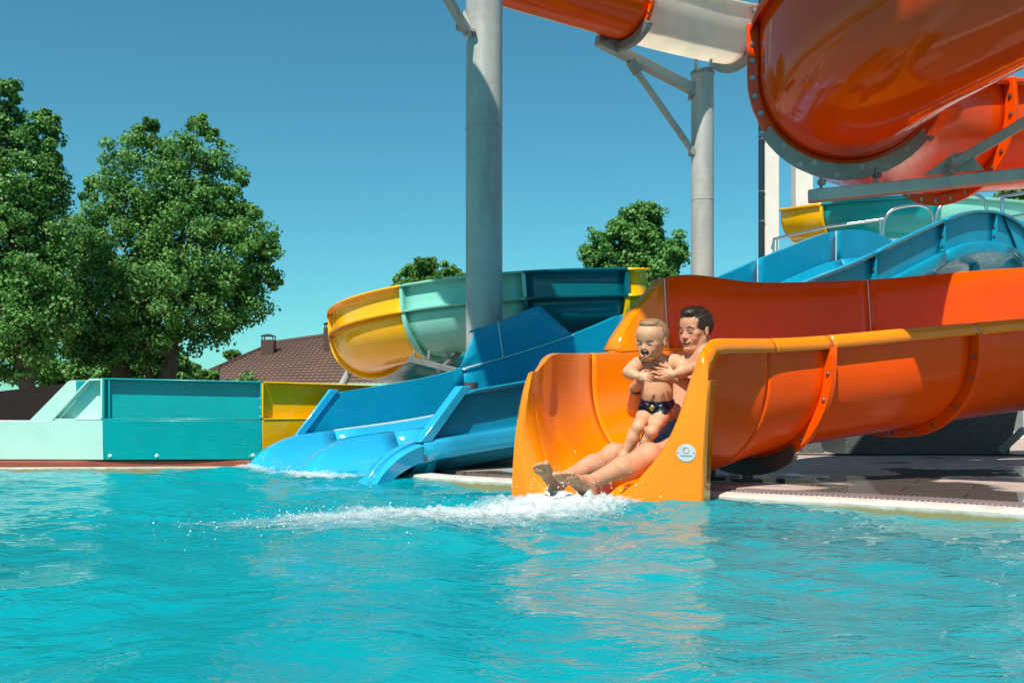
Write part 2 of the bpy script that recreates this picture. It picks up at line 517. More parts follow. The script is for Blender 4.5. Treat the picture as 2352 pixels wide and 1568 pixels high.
def wave_height(x, y):
    rng = np.random.default_rng(21)
    z = np.zeros_like(x)
    wx = x + 0.10 * np.sin(1.3 * y + 0.7) + 0.06 * np.sin(2.9 * x + 1.7 * y)
    wy = y + 0.10 * np.sin(1.1 * x + 1.9) + 0.05 * np.sin(2.3 * y - 2.1 * x)
    for i in range(64):
        lam = 0.14 * (1.75 / 0.14) ** rng.random()
        th = rng.normal(R(78), R(48))
        a = 0.0023 * lam ** 0.70 * (0.6 + 0.8 * rng.random())
        k_ = 2 * PI / lam
        ph = rng.random() * 2 * PI
        z += a * np.sin(k_ * (wx * math.cos(th) + wy * math.sin(th)) + ph)
    # churn where the chutes run out
    for (cx, cy, rx, ry, am) in ((-0.35, 4.1, 1.3, 0.5, 0.010), (0.25, 4.45, 0.5, 0.3, 0.014), (-1.3, 6.3, 0.7, 0.35, 0.008)):
        g = np.exp(-((x - cx) / rx) ** 2 - ((y - cy) / ry) ** 2)
        z += am * g * (np.sin(31 * x + 9 * np.sin(7 * y)) * np.sin(37 * y + 6 * np.sin(9 * x)) + 0.6 * np.sin(63 * x + 50 * y + 4 * np.sin(14 * x)))
    return z

def grid_water():
    xs = np.concatenate([np.linspace(-14, -5.2, 90, endpoint=False), np.arange(-5.2, 4.0, 0.018), np.linspace(4.0, 9, 60)])
    ys = np.concatenate([np.linspace(-6, 0.9, 40, endpoint=False), np.arange(0.9, 7.6, 0.018)])
    X, Y = np.meshgrid(xs, ys)
    keep = Y < np.interp(X, EDGE[:, 0], EDGE[:, 1]) + 0.12
    Z = wave_height(X, Y)
    n = len(xs)
    idx = np.arange(X.size).reshape(X.shape)
    q = np.stack([idx[:-1, :-1], idx[:-1, 1:], idx[1:, 1:], idx[1:, :-1]], -1).reshape(-1, 4)
    k_ = keep.ravel()
    q = q[k_[q].any(1)]
    used = np.unique(q)
    remap = np.full(X.size, -1); remap[used] = np.arange(len(used))
    P = np.stack([X.ravel(), Y.ravel(), Z.ravel()], 1)[used]
    return mk_np("pool_water", P, remap[q], M['water'])
o = grid_water(); tag(o, kind="structure")
# ------------------------------------------------------------------ the orange slide the two people come down
slide = thing("orange_water_slide", "wide orange fibreglass slide with the man and boy at its mouth over the water", "water slide", (0.45, 4.9, 0))
# stations from the mouth up: near wall plan, far wall plan, floor z, near rim z, far ledge z, far panel top z
ST = np.array([
    # nx   ny    fx    fy    zf    zn    zl    zt
    [0.865, 4.585, 0.125, 4.985, -0.015, 0.740, 0.705, 0.705],
    [1.02, 4.715, 0.20, 5.16, 0.062, 0.750, 0.715, 0.715],
    [1.26, 4.90, 0.44, 5.50, 0.095, 0.765, 0.735, 0.74],
    [1.56, 5.06, 0.92, 5.84, 0.19, 0.790, 0.775, 1.20],
    [2.20, 5.33, 1.60, 6.13, 0.285, 0.860, 0.80, 1.215],
    [2.88, 5.60, 2.40, 6.46, 0.375, 0.930, 0.87, 1.28],
    [3.80, 5.95, 3.40, 6.83, 0.48, 1.030, 0.97, 1.40],
    [5.00, 6.40, 4.70, 7.30, 0.60, 1.150, 1.09, 1.52]])
EA, EB = np.array([0.0, 4.88]), np.array([0.835, 4.405])
eT = unit(np.append(EB - EA, 0)); eF = np.array([eT[1], -eT[0], 0]); eF = eF if eF[1] < 0 else -eF   # eF towards the pool
ST_N = 12
OUT_SLOT = 1      # outer faces take the reddened orange, shade put into the colour
SS = cr(ST, ST_N)
def _resample(P, n):
    P = np.array(P, float)
    d = np.concatenate([[0], np.cumsum(np.linalg.norm(np.diff(P, axis=0), axis=1))])
    t = np.linspace(0, d[-1], n)
    return np.stack([np.interp(t, d, P[:, i]) for i in range(P.shape[1])], 1)
# cross-sections as (across, share of rim height): at the mouth the near side sweeps in low, further up it is a plain round trough
_T0 = _resample(cr([(-0.90, 1.0), (-0.93, 0.75), (-0.91, 0.55), (-0.85, 0.36), (-0.72, 0.17), (-0.50, 0.05), (-0.28, 0.0), (-0.05, 0.0), (0.12, 0.035), (0.33, 0.12), (0.55, 0.25), (0.71, 0.37), (0.83, 0.50), (0.92, 0.64), (0.99, 0.78), (1.06, 0.9), (1.12, 1.0)], 8), 40)
_T1 = _resample([(math.copysign(abs(math.cos(a)) ** 0.82, math.cos(a)), 0.78 * (1 - abs(math.sin(a)) ** 0.95)) if 0 <= i <= 60 else None for i, a in enumerate(np.linspace(PI, 2 * PI, 61))], 40)
_T1 = _resample(np.vstack([[(-1, 1.0), (-1, 0.9)], _T1, [(1, 0.9), (1, 1.0)]]), 40)
def u_section(st, n=22, zn=None, zl=None, w=None):
    """columns of the trough from the far ledge over the floor to the near rim"""
    nx, ny, fx, fy, zf = st[:5]
    zn = st[5] if zn is None else zn
    zl = st[6] if zl is None else zl
    c = np.array([(nx + fx) / 2, (ny + fy) / 2]); h = np.array([(nx - fx) / 2, (ny - fy) / 2])
    # distance behind the face plate: rims round over towards it
    pn = np.dot(np.array([nx, ny]) - EA, eF[:2]); pf = np.dot(np.array([fx, fy]) - EA, eF[:2])
    qn = min(1.0, max(0.0, 1 + pn / 0.24)); qf = min(1.0, max(0.0, 1 + (pf + 0.08) / 0.32))
    zn -= 0.17 * (1 - math.sqrt(1 - (0.98 * qn) ** 2)); zl -= 0.20 * (1 - math.sqrt(1 - (0.84 * qf) ** 2))
    dm = -(pn + pf) / 2
    w = min(1.0, max(0.0, dm / 0.75)); w = w * w * (3 - 2 * w)
    T = _T0 * (1 - w) + _T1 * w
    out = []
    for x, q in T:
        top = zl if x < 0 else zn
        z = zf + q * (top - zf)
        out.append((c[0] + h[0] * x, c[1] + h[1] * x, z))
    return np.array(out)
def side_dir(st):
    return unit(np.array([st[0] - st[2], st[1] - st[3], 0]))
def round_q(st):
    pn = np.dot(st[0:2] - EA, eF[:2]); pf = np.dot(st[2:4] - EA, eF[:2])
    return min(1.0, max(0.0, 1 + pn / 0.24)) ** 3, min(1.0, max(0.0, 1 + (pf + 0.08) / 0.32)) ** 3
def near_off(k): return ((0.008, 0.010 - 0.004 * k), (0.022, 0.006 - 0.016 * k), (0.034, -0.010 - 0.035 * k), (0.046, -0.055 - 0.05 * k))
def far_off(k): return ((-0.045 - 0.02 * k, -0.045 - 0.11 * k), (-0.035, -0.004 - 0.045 * k), (-0.018, 0.004 - 0.012 * k))
def with_bands(sec, st, far_band=True):
    """turn the rims outward and down, as moulded"""
    s = side_dir(st)
    nr, fr = sec[-1], sec[0]
    up = np.array([0, 0, 1.0])
    kn, kf = round_q(st)
    near = [nr + s * x + up * z for x, z in near_off(kn)]
    far = [fr + s * x + up * z for x, z in far_off(kf)] if far_band else []
    return np.vstack([np.array(far).reshape(-1, 3), sec, np.array(near)])

# -- mouth: the trough runs into a flat face plate with rounded upper corners
def plate_outer(sec):
    """outer outline of the face plate, one point for every trough column"""
    n = len(sec)
    out = []
    c = np.append((EA + EB) / 2, 0); hw = np.linalg.norm(EB - EA) / 2
    xl, xr = np.dot(sec[0] - c, eT) - 0.065, np.dot(sec[-1] - c, eT) + 0.046
    zl, zr = sec[0][2] - 0.155, sec[-1][2] - 0.09
    zb = -0.22
    for i in range(n):
        t = i / (n - 1)
        if t < 0.36:
            q = 1 - t / 0.36; p = (-hw + (xl + hw) * q ** 2.4, zb + (zl - zb) * q)
        elif t < 0.64: p = (-hw + 2 * hw * (t - 0.36) / 0.28, zb)
        else:
            q = (t - 0.64) / 0.36; p = (hw + (xr - hw) * q ** 1.8, zb + (zr - zb) * q)
        out.append(c + eT * p[0] + np.array([0, 0, p[1]]))
    return np.array(out)
rings = []
back = SS[:int(ST_N * 2.0) + 1]
for st in back[::-1]:
    rings.append(with_bands(u_section(st), st))
s0 = SS[0]
def project_to_plate(sec, depth):
    o_ = np.append(EA, 0)
    return np.array([p + eF * (depth - np.dot(p - o_, eF)) for p in sec])
ncol = len(_T0)
tcol = np.linspace(0, 1, ncol)
fr_ = np.interp(tcol, [0, 0.04, 0.16, 0.30, 0.42, 0.55, 0.8, 1.0], [0.03, 0.045, 0.09, 0.095, 0.06, 0.022, 0.022, 0.045])     # how softly the trough rolls into the face
def clamp_depth(sec):
    o_ = np.append(EA, 0)
    res = sec.copy()
    for i in range(len(sec)):
        d = np.dot(sec[i] - o_, eF)
        if d > -fr_[i] - 0.004: res[i] = sec[i] + eF * (-fr_[i] - 0.004 - d)
    return res
st_f = s0
for d_ in (0.03, 0.055, 0.08, 0.10, 0.115):
    st_f = s0.copy(); st_f[0:2] += eF[:2] * d_; st_f[2:4] += eF[:2] * d_ * 0.98
    rings.append(with_bands(clamp_depth(u_section(st_f)), st_f))
sec0 = u_section(st_f)
lip_in = np.array([project_to_plate(sec0[i:i + 1], -fr_[i])[0] for i in range(ncol)])
outer = plate_outer(lip_in)
def face_ring(k_, a=None, g=None, back_=0.0):
    out, gs = [], []
    for i in range(ncol):
        gw = min(0.75, fr_[i] * 1.15 / max(0.02, np.linalg.norm(outer[i] - project_to_plate(lip_in[i:i + 1], 0)[0])))
        if a is not None: gg, dep = gw * (1 - math.cos(a)), -fr_[i] * (1 - math.sin(a))
        else: gg, dep = gw + (1 - gw) * g, 0.0
        p = project_to_plate(lip_in[i:i + 1] + (outer[i:i + 1] - lip_in[i:i + 1]) * gg, dep + back_)[0]
        t_ = tcol[i]
        wdrop = 0.085 * max(0.0, 1 - t_ / 0.22) ** 1.3 + 0.035 * max(0.0, (t_ - 0.86) / 0.14)
        p = p - np.array([0, 0, wdrop * (math.sin(a) ** 1.5 if a is not None else 1.0)])
        out.append(p); gs.append(gg)
    p = np.array(out)
    up_ = np.array([0, 0, 1.0])
    ga, gb = 1 - gs[-1], 1 - gs[0]
    near = [p[-1] + (eT * x + up_ * z) * ga for x, z in near_off(round_q(st_f)[0])]
    far = [p[0] + (eT * x + up_ * z) * gb for x, z in far_off(round_q(st_f)[1])]
    return np.vstack([np.array(far), p, np.array(near)])
for a in np.linspace(0, PI / 2, 8): rings.append(face_ring(0, a=a))
for g in (0.3, 0.6, 0.9, 0.97): rings.append(face_ring(0, g=g))
rings.append(face_ring(0, g=1.0, back_=-0.008))
rings.append(face_ring(0, g=1.0, back_=-0.03))
rings.append(face_ring(0, g=1.0, back_=-0.10))
mouth = loft("exit_mouth", rings[::-1], M['orange'], slide, 60)
m_ = solid(mouth, 0.010, 0.0).modifiers[-1]; mouth.data.materials.append(M['orange_shaded']); m_.material_offset = OUT_SLOT
tag(mouth, "glossy orange flared mouth with a flat face plate dipping into the water")

# -- trough further up, in moulded lengths
def trough(name, a, b, mat):
    rr_ = [with_bands(u_section(st), st) for st in SS[a:b + 1]]
    o_ = loft(name, rr_, mat, slide, 60)
    m_ = solid(o_, 0.010, 0.0).modifiers[-1]; o_.data.materials.append(M['orange_shaded']); m_.material_offset = OUT_SLOT
    return o_
j0 = int(ST_N * 2.0); j1 = int(ST_N * 3.15); j2 = int(ST_N * 4.55)
trough("trough_section", j0, j1, M['orange'])
trough("trough_section", j1, j2, M['orange'])
trough("trough_section", j2, len(SS) - 1, M['orange'])

# -- raised panel on the outside of the bend
def panel_top(i):
    st = SS[i]
    return st[7]
p0 = int(ST_N * 2.42); pfull = int(ST_N * 3.05)
prs = []
for i in range(p0, len(SS)):
    st = SS[i]
    s = side_dir(st); base = np.array([st[2], st[3], st[6] + 0.012]) - s * 0.012
    q = min(1.0, (i - p0) / (pfull - p0)) ** 0.92
    zt = st[6] + 0.02 + (1.185 + max(0, st[7] - 1.185) - st[6] - 0.02) * q
    lean = -s * 0.03
    top = base + lean; top[2] = zt
    prs.append((base, top, s))
def wall_panel(a, b, name="wall_panel"):
    rr_ = []
    for base, top, s in prs[a:b]:
        up = np.array([0, 0, 1.0])
        rr_.append([base - s * 0.03 - up * 0.01, base, base + (top - base) * 0.33, base + (top - base) * 0.66, top - up * 0.012, top - s * 0.012, top - s * 0.06, top - s * 0.07 - up * 0.03])
    o_ = loft(name, rr_, M['orange_shaded'], slide, 50)
    solid(o_, 0.010, 0)
    return o_
# sloping end piece with its broad turned edge
e0 = pfull - p0
rr_ = []
for k_ in range(0, e0 + 1):
    base, top, s = prs[k_]
    rr_.append([base - s * 0.07, base - s * 0.035, base, base + (top - base) * 0.35, base + (top - base) * 0.7, top, top - s * 0.035, top - s * 0.075])
o = loft("end_panel", rr_, M['orange'], slide, 50); solid(o, 0.012)
pm = int(ST_N * 4.95) - p0
wall_panel(e0, pm + 1)
wall_panel(pm, len(prs))
# sealed joints between the panels
for k_ in (e0, pm):
    base, top, s = prs[k_]
    tube("joint_sealant", [base + s * 0.006, base + (top - base) * 0.5 + s * 0.006, top + s * 0.006, top + np.array([0, 0, 0.006]) - s * 0.04], 0.0035, M['sealant'], slide, 6)
# ledge bead where panel meets trough
tube("ledge_bead", [prs[k_][0] + prs[k_][2] * 0.012 for k_ in range(0, len(prs), 2)], 0.006, M['orange'], slide, 6)

# -- bolted flanges on the outside of the near wall
def flange(idx, bolts_, mat, name="joint_flange", w=0.062, t=0.030, nb0=0.05, nb1=0.8):
    st = SS[idx]
    sec = u_section(st)
    tan = unit(np.append(SS[min(idx + 1, len(SS) - 1)][:2] - SS[idx - 1][:2], 0))
    tan = unit(np.append((SS[min(idx + 1, len(SS) - 1)][:2] + SS[min(idx + 1, len(SS) - 1)][2:4]) - (SS[idx - 1][:2] + SS[idx - 1][2:4]), 0))
    m_ = len(sec)
    sec = sec[m_ // 4:]           # floor and near wall
    nrm = []
    for i in range(len(sec)):
        d = unit(sec[min(i + 1, len(sec) - 1)] - sec[max(i - 1, 0)])
        nn = unit(np.cross(d, tan))
        nrm.append(nn)
    nrm = np.array(nrm)
    mid = sec.mean(0)
    if np.dot(nrm[len(sec) // 2], sec[len(sec) // 2] - (mid + np.array([0, 0, .3]))) < 0: nrm = -nrm
    sec = sec.copy(); sec[-1] -= np.array([0, 0, 0.05])
    rg = []
    for p, n_ in zip(sec, nrm):
        rg.append([p + n_ * 0.004 - tan * t / 2, p + n_ * w - tan * t / 2, p + n_ * w + tan * t / 2, p + n_ * 0.004 + tan * t / 2])
    o_ = loft(name, rg, mat, slide, 40, close=True)
    bevel(o_, 0.004)
    cl = np.concatenate([[0], np.cumsum(np.linalg.norm(np.diff(sec, axis=0), axis=1))])
    for b in bolts_:
        d = cl[-1] * (1 - b)
        p = np.array([np.interp(d, cl, sec[:, c_]) for c_ in range(3)]); n_ = unit([np.interp(d, cl, nrm[:, c_]) for c_ in range(3)])
        # seen from the camera side
        bolt(p + n_ * w * 0.58 - tan * (t / 2 + 0.002), -tan, 0.0085, M['bolt'], slide)
    return sec, nrm, tan
fs1 = flange(j1, (0.10, 0.20, 0.38, 0.47, 0.55, 0.62, 0.70), M['orange_shaded'])
fs2 = flange(j2, (0.10, 0.19, 0.33, 0.46, 0.57, 0.68), M['orange_shaded'])
# dark support shoe under the first flange and its stand
sec, nrm, tan = fs1
rg = []
k0, k1 = int(len(sec) * 0.16), int(len(sec) * 0.60)
for i in range(k0, k1):
    p, n_ = sec[i], nrm[i]
    w = 0.105 + 0.02 * math.sin((i - k0) / (k1 - k0) * PI)
    rg.append([p + n_ * 0.03 - tan * 0.022, p + n_ * w - tan * 0.022, p + n_ * w - tan * 0.034, p + n_ * 0.03 - tan * 0.034])
o = loft("support_shoe", rg, M['bracket'], slide, 40, close=True); bevel(o, 0.003)
low = sec[int(len(sec) * 0.22)]
for dx in (-0.10, 0.16):
    p = low + tan * 0.0 + unit(np.append((SS[j1][:2] - SS[j1][2:4]), 0)) * dx
    bar("support_leg", (p[0], p[1], low[2] - 0.10), (p[0], p[1], DECK_Z + 0.012), 0.05, 0.05, M['bracket'], slide, (1, 0, 0))
    box("foot_plate", (p[0] - 0.07, p[1] - 0.06, DECK_Z), (p[0] + 0.07, p[1] + 0.06, DECK_Z + 0.014), M['bracket'], slide)
# cradle under the mouth, on the pool edge
for dx in (0.28, 0.62):
    c = np.append((EA + EB) / 2, 0) + eT * (dx - 0.42) - eF * 0.72
    bar("support_leg", (c[0], c[1], 0.10), (c[0], c[1], DECK_Z + 0.012), 0.06, 0.06, M['galv_dark'], slide, (1, 0, 0))
    box("foot_plate", (c[0] - 0.08, c[1] - 0.07, DECK_Z), (c[0] + 0.08, c[1] + 0.07, DECK_Z + 0.014), M['galv_dark'], slide)

# -- maker's plate on the face
def disc(name, c, u, v, rx, ry, t, mat, parent, n=40):
    c, u, v = np.asarray(c), unit(u), unit(v); w = np.cross(u, v)
    lo = [c + u * rx * math.cos(2 * PI * i / n) + v * ry * math.sin(2 * PI * i / n) for i in range(n)]
    return loft(name, [lo, [p + w * t for p in lo]], mat, parent, 30, close=True)
M['plate'] = plain("brushed_name_plate", (0.62, 0.63, 0.66), 0.35, 0.35, 0.08, 30)
M['ink_red'] = plain("red_emblem_print", (0.50, 0.22, 0.20), 0.5)
M['ink_grey'] = plain("grey_lettering", (0.16, 0.16, 0.18), 0.5)
def on_plate(px, py):
    """point of the face plane seen at a photo position"""
    o_ = np.array([0, 0, CAMZ]); d = at(px, py, 1.0) - o_
    a = np.append(EA, 0)
    t = np.dot(a - o_, eF) / np.dot(d, eF)
    return o_ + d * t
pc = on_plate(1577.5, 1039.5)
upv = np.array([0, 0, 1.0])
nm = disc("name_plate", pc + eF * 0.004, eT, upv, 0.0445, 0.039, 0.004, M['plate'], slide)
tag(nm, "oval silver maker's plate with a red looped emblem")
fz = eF * 0.0095
if np.dot(np.cross(eT, upv), eF) < 0: fz = eF * 0.0095
loopp = []
for i in range(30):
    a = -2.2 + i / 29 * 8.2
    rr0 = 0.0165 * (1 - 0.45 * i / 29)
    loopp.append(pc + fz + eT * rr0 * math.sin(a) + upv * (0.010 + rr0 * math.cos(a) * 1.05))
tube("emblem", loopp, 0.0011, M['ink_red'], nm, 6)
for i in range(13):
    x = -0.026 + i * 0.0043
    h = 0.0032 if i % 3 else 0.0042
    slab("letter", [pc + fz + eT * x + upv * -0.0145, pc + fz + eT * (x + 0.003) + upv * -0.0145, pc + fz + eT * (x + 0.003) + upv * (-0.0145 + h), pc + fz + eT * x + upv * (-0.0145 + h)], eF, 0.0006, M['ink_grey'], nm, 0)
for sx in (-1, 1):
    bolt(pc + eF * 0.0085 + eT * sx * 0.037 - upv * 0.001, eF, 0.0022, M['bolt'], slide)
# ------------------------------------------------------------------ open flumes carried along a path
def frames(P, roll=None):
    P = np.asarray(P, float)
    T = np.gradient(P, axis=0); T /= np.linalg.norm(T, axis=1)[:, None]
    Sd = np.cross(T, np.array([0, 0, 1.0])); Sd /= np.linalg.norm(Sd, axis=1)[:, None]
    U = np.cross(Sd, T)
    if roll is not None:
        c, s = np.cos(roll)[:, None], np.sin(roll)[:, None]
        Sd, U = Sd * c + U * s, U * c - Sd * s
    return P, T, Sd, U

def u_prof(r, wl, wr, n=22, sq=0.95):
    """(across, up): left rim, round bottom, right rim"""
    pts = [(-r, r + wl)] if wl > 0 else []
    if wl > 0: pts += [(-r, r + wl * 0.5)]
    for a in np.linspace(PI, 2 * PI, n + 1): pts.append((r * math.cos(a), r + r * math.sin(a)))
    if wr > 0: pts += [(r, r + wr * 0.5), (r, r + wr)]
    return np.array(pts)

def rim_out(prof, w=0.05, d=0.045):
    a, b = prof[0], prof[-1]
    return np.vstack([[(a[0] - w, a[1] - d), (a[0] - w * 0.9, a[1] - 0.004), (a[0] - w * 0.4, a[1] + 0.006)], prof, [(b[0] + w * 0.4, b[1] + 0.006), (b[0] + w * 0.9, b[1] - 0.004), (b[0] + w, b[1] - d)]])

def flume(name, P, prof, mat, parent, fr=None, t=0.012, smooth=50):
    P, T, Sd, U = fr if fr is not None else frames(P)
    rg = [[p + s * x + u * z for x, z in prof] for p, s, u in zip(P, Sd, U)]
    o_ = loft(name, rg, mat, parent, smooth)
    solid(o_, t, 0)
    return o_

def prof_normals(prof):
    d = np.gradient(prof, axis=0); d /= np.linalg.norm(d, axis=1)[:, None]
    n = np.stack([d[:, 1], -d[:, 0]], 1)
    c = prof.mean(0) + np.array([0, 0.2])
    if np.dot(n[len(n) // 2], prof[len(prof) // 2] - c) < 0: n = -n
    return n

def collar(name, fr, i, prof, mat, parent, w=0.07, t=0.03, bolts=0, br=0.0095, side=-1, rng=(0.06, 0.94), inner=0.004):
    """outward joint flange at frame i with bolts on the given side"""
    P, T, Sd, U = fr
    n = prof_normals(prof)
    p, tt, s, u = P[i], T[i], Sd[i], U[i]
    rg = []
    for q, m_ in zip(prof, n):
        a = p + s * (q[0] + m_[0] * inner) + u * (q[1] + m_[1] * inner)
        b = p + s * (q[0] + m_[0] * w) + u * (q[1] + m_[1] * w)
        rg.append([a - tt * t / 2, b - tt * t / 2, b + tt * t / 2, a + tt * t / 2])
    o_ = loft(name, rg, mat, parent, 40, close=True)
    bevel(o_, min(0.006, t * 0.2))
    cl = np.concatenate([[0], np.cumsum(np.linalg.norm(np.diff(prof, axis=0), axis=1))])
    for k_ in range(bolts):
        d = cl[-1] * (rng[0] + (rng[1] - rng[0]) * k_ / max(1, bolts - 1))
        q = np.array([np.interp(d, cl, prof[:, c_]) for c_ in range(2)]); m_ = unit([np.interp(d, cl, n[:, c_]) for c_ in range(2)])
        c = p + s * (q[0] + m_[0] * w * 0.6) + u * (q[1] + m_[1] * w * 0.6) + tt * side * (t / 2 + 0.001)
        bolt(c, tt * side, br, M['bolt'], parent)
    return o_

# ------------------------------------------------------------------ overhead spiral
spiral = thing("spiral_water_slide", "huge glossy orange flume overhead with a bolted grey joint plate under it", "water slide", (1.72, 5.4, 0))
SP = cr([(6.2, 7.3, 2.34), (4.9, 7.38, 2.20), (3.9, 7.22, 2.06), (3.0, 6.86, 1.93), (2.26, 6.30, 1.84), (1.83, 5.42, 1.79), (2.05, 4.62, 1.90), (2.62, 4.02, 2.08), (3.5, 3.72, 2.3), (4.5, 4.0, 2.5), (5.2, 4.8, 2.7), (5.4, 5.8, 2.9), (5.2, 6.7, 3.1)], 10)
sp_fr = frames(SP)
sp_prof = u_prof(0.47, 0.16, 0.30, 26)
sp_rim = rim_out(sp_prof)
def sub(fr, a, b): return tuple(x[a:b] for x in fr)
jr = 50
flume("flume_section", None, sp_rim, M['orange_shaded'], spiral, sub(sp_fr, 0, 31))
flume("flume_section", None, sp_rim, M['orange_shaded'], spiral, sub(sp_fr, 30, jr + 1))
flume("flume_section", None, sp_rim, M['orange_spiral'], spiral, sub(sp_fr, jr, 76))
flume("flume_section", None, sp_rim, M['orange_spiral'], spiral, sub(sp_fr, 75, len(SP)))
collar("joint_flange", sp_fr, jr, sp_prof, M['orange_spiral'], spiral, 0.068, 0.036, 19, 0.010, 1)
collar("joint_flange", sp_fr, 30, sp_prof, M['orange_shaded'], spiral, 0.085, 0.034, 17, 0.010, 1)
collar("joint_flange", sp_fr, 75, sp_prof, M['orange_spiral'], spiral, 0.085, 0.034)
# grey joint plate bolted under the ring
P_, T_, S_, U_ = (x[jr] for x in sp_fr)
pn_ = prof_normals(sp_prof)
rg = []
m_ = len(sp_prof)
for i in range(int(m_ * 0.26), int(m_ * 0.80)):
    q, n_ = sp_prof[i], pn_[i]
    tt = (i - m_ * 0.26) / (m_ * 0.54)
    w = 0.088 + 0.030 * math.sin(PI * min(1, max(0, tt)))
    a = P_ + S_ * (q[0] + n_[0] * 0.03) + U_ * (q[1] + n_[1] * 0.03) + T_ * 0.020
    b = P_ + S_ * (q[0] + n_[0] * w) + U_ * (q[1] + n_[1] * w) + T_ * 0.020
    rg.append([a, b, b + T_ * 0.010, a + T_ * 0.010])
jp = loft("joint_plate", rg, M['galv_dark'], spiral, 40, close=True); bevel(jp, 0.002)
for k_ in range(9):
    i = int(m_ * (0.29 + 0.47 * k_ / 8))
    q, n_ = sp_prof[i], pn_[i]
    r_ = 0.055 if k_ % 2 else 0.095
    bolt(P_ + S_ * (q[0] + n_[0] * r_) + U_ * (q[1] + n_[1] * r_) + T_ * 0.031, T_, 0.011, M['bolt'], spiral)

# ------------------------------------------------------------------ galvanised bracket arm under the spiral
arm = thing("support_beam", "long galvanised steel beam with a slanting brace under the overhead flume", "steel beam", (1.6, 5.3, 1.5)); arm["kind"] = "thing"
b0 = at(1856, 452, 5.32); b1 = at(2352, 402, 5.05); b2 = b0 + (b1 - b0) * 2.6
bar("beam", b0, b2, 0.075, 0.062, M['galv'], arm, bev=0.006)
bar("top_strip", b0 + V(0.05, 0.02, 0.038), b0 + V(0.38, -0.01, 0.05), 0.06, 0.012, M['galv_dark'], arm, bev=0.002)
for px, py in ((1886, 420), (2012, 404)):
    q = at(px, py, 5.30)
    bar("hanger", q + V(0, 0, 0.045), q - V(0, 0, 0.045), 0.022, 0.012, M['galv_dark'], arm, (1, 0, 0), 0.002)
    bolt(q + V(-0.012, -0.012, 0.0), (-1, -0.2, 0), 0.011, M['bolt'], arm)
    bolt(q + V(0.012, -0.012, 0.0), (1, -0.2, 0), 0.011, M['bolt'], arm)
g0 = at(2120, 425, 5.22); g1 = at(2178, 385, 5.20); g2 = at(2352, 282, 5.14)
bar("brace", g1, g1 + (g2 - g1) * 3.2, 0.05, 0.052, M['galv'], arm, bev=0.005)
slab("gusset_plate", [at(2118, 405, 5.24), at(2260, 392, 5.20), at(2225, 352, 5.20), at(2190, 352, 5.20)], (0, -1, 0), 0.012, M['galv'], arm, 0.003)
slab("end_plate", [g1 + V(-0.01, -0.045, -0.035), g1 + V(0.012, -0.045, -0.045), g1 + V(0.03, -0.045, 0.03), g1 + V(0.0, -0.045, 0.05)], (0, 1, 0), 0.09, M['galv'], arm, 0.003)
bolt(at(2182, 386, 5.19) + V(0, -0.03, 0), (0, -1, 0.1), 0.014, M['bolt'], arm)

# ------------------------------------------------------------------ high flume on the pillars
high = thing("elevated_water_slide", "high orange and white flume crossing the sky on galvanised pillars", "water slide", (2.5, 13, 0))
HP = cr([(7.2, 14.6, 5.62), (5.2, 14.2, 5.40), (3.9, 13.75, 5.22), (2.95, 13.25, 5.06), (2.05, 12.55, 4.96), (1.30, 11.95, 4.92), (0.55, 11.45, 4.93), (-0.25, 10.95, 4.98), (-0.98, 10.1, 5.05), (-1.48, 9.0, 5.10), (-1.68, 8.2, 5.10), (-1.42, 7.5, 5.10), (-1.14, 6.8, 5.09), (-1.12, 6.0, 5.07), (-1.05, 5.1, 5.05), (-0.70, 4.05, 5.0), (-0.12, 3.22, 4.95), (0.8, 2.78, 4.9), (2.2, 2.7, 4.9)], 8)
hp_fr = frames(HP)
hp_prof = u_prof(0.40, 0.22, 0.22, 18)
hp_rim = rim_out(hp_prof, 0.05, 0.05)
# joints at photo columns: white between 1.30 and 2.95
def near_x(x): return int(np.argmin(np.abs(HP[:, 0] - x) + (HP[:, 1] < 10.5) * 9))
ja, jb = near_x(2.9), near_x(1.42)
flume("flume_section", None, hp_rim, M['orange_shaded'], high, sub(hp_fr, 0, ja + 1))
flume("flume_section", None, hp_rim, M['white_gel'], high, sub(hp_fr, ja, jb + 1))
flume("flume_section", None, hp_rim, M['orange_shaded'], high, sub(hp_fr, jb, 72))
flume("flume_section", None, hp_rim, M['orange_shaded'], high, sub(hp_fr, 71, len(HP)))  # unseen run, its course shaped to throw shade on wall and pillar
for j, mt in ((ja, 'white_gel'), (jb, 'orange_shaded')):
    collar("joint_flange", hp_fr, j, hp_prof, M[mt], high, 0.055, 0.05, 15, 0.012, 1)
    p, tt, s, u = (x[j] for x in hp_fr)
    pn_ = prof_normals(hp_prof); m_ = len(hp_prof); rg = []
    for i in range(int(m_ * 0.3), int(m_ * 0.74)):
        q, n_ = hp_prof[i], pn_[i]
        a = p + s * (q[0] + n_[0] * 0.02) + u * (q[1] + n_[1] * 0.02); b = p + s * (q[0] + n_[0] * 0.12) + u * (q[1] + n_[1] * 0.12)
        rg.append([a - tt * 0.04, b - tt * 0.04, b + tt * 0.04, a + tt * 0.04])
    o = loft("joint_plate", rg, M['galv_dark'], high, 40, close=True); bevel(o, 0.004)

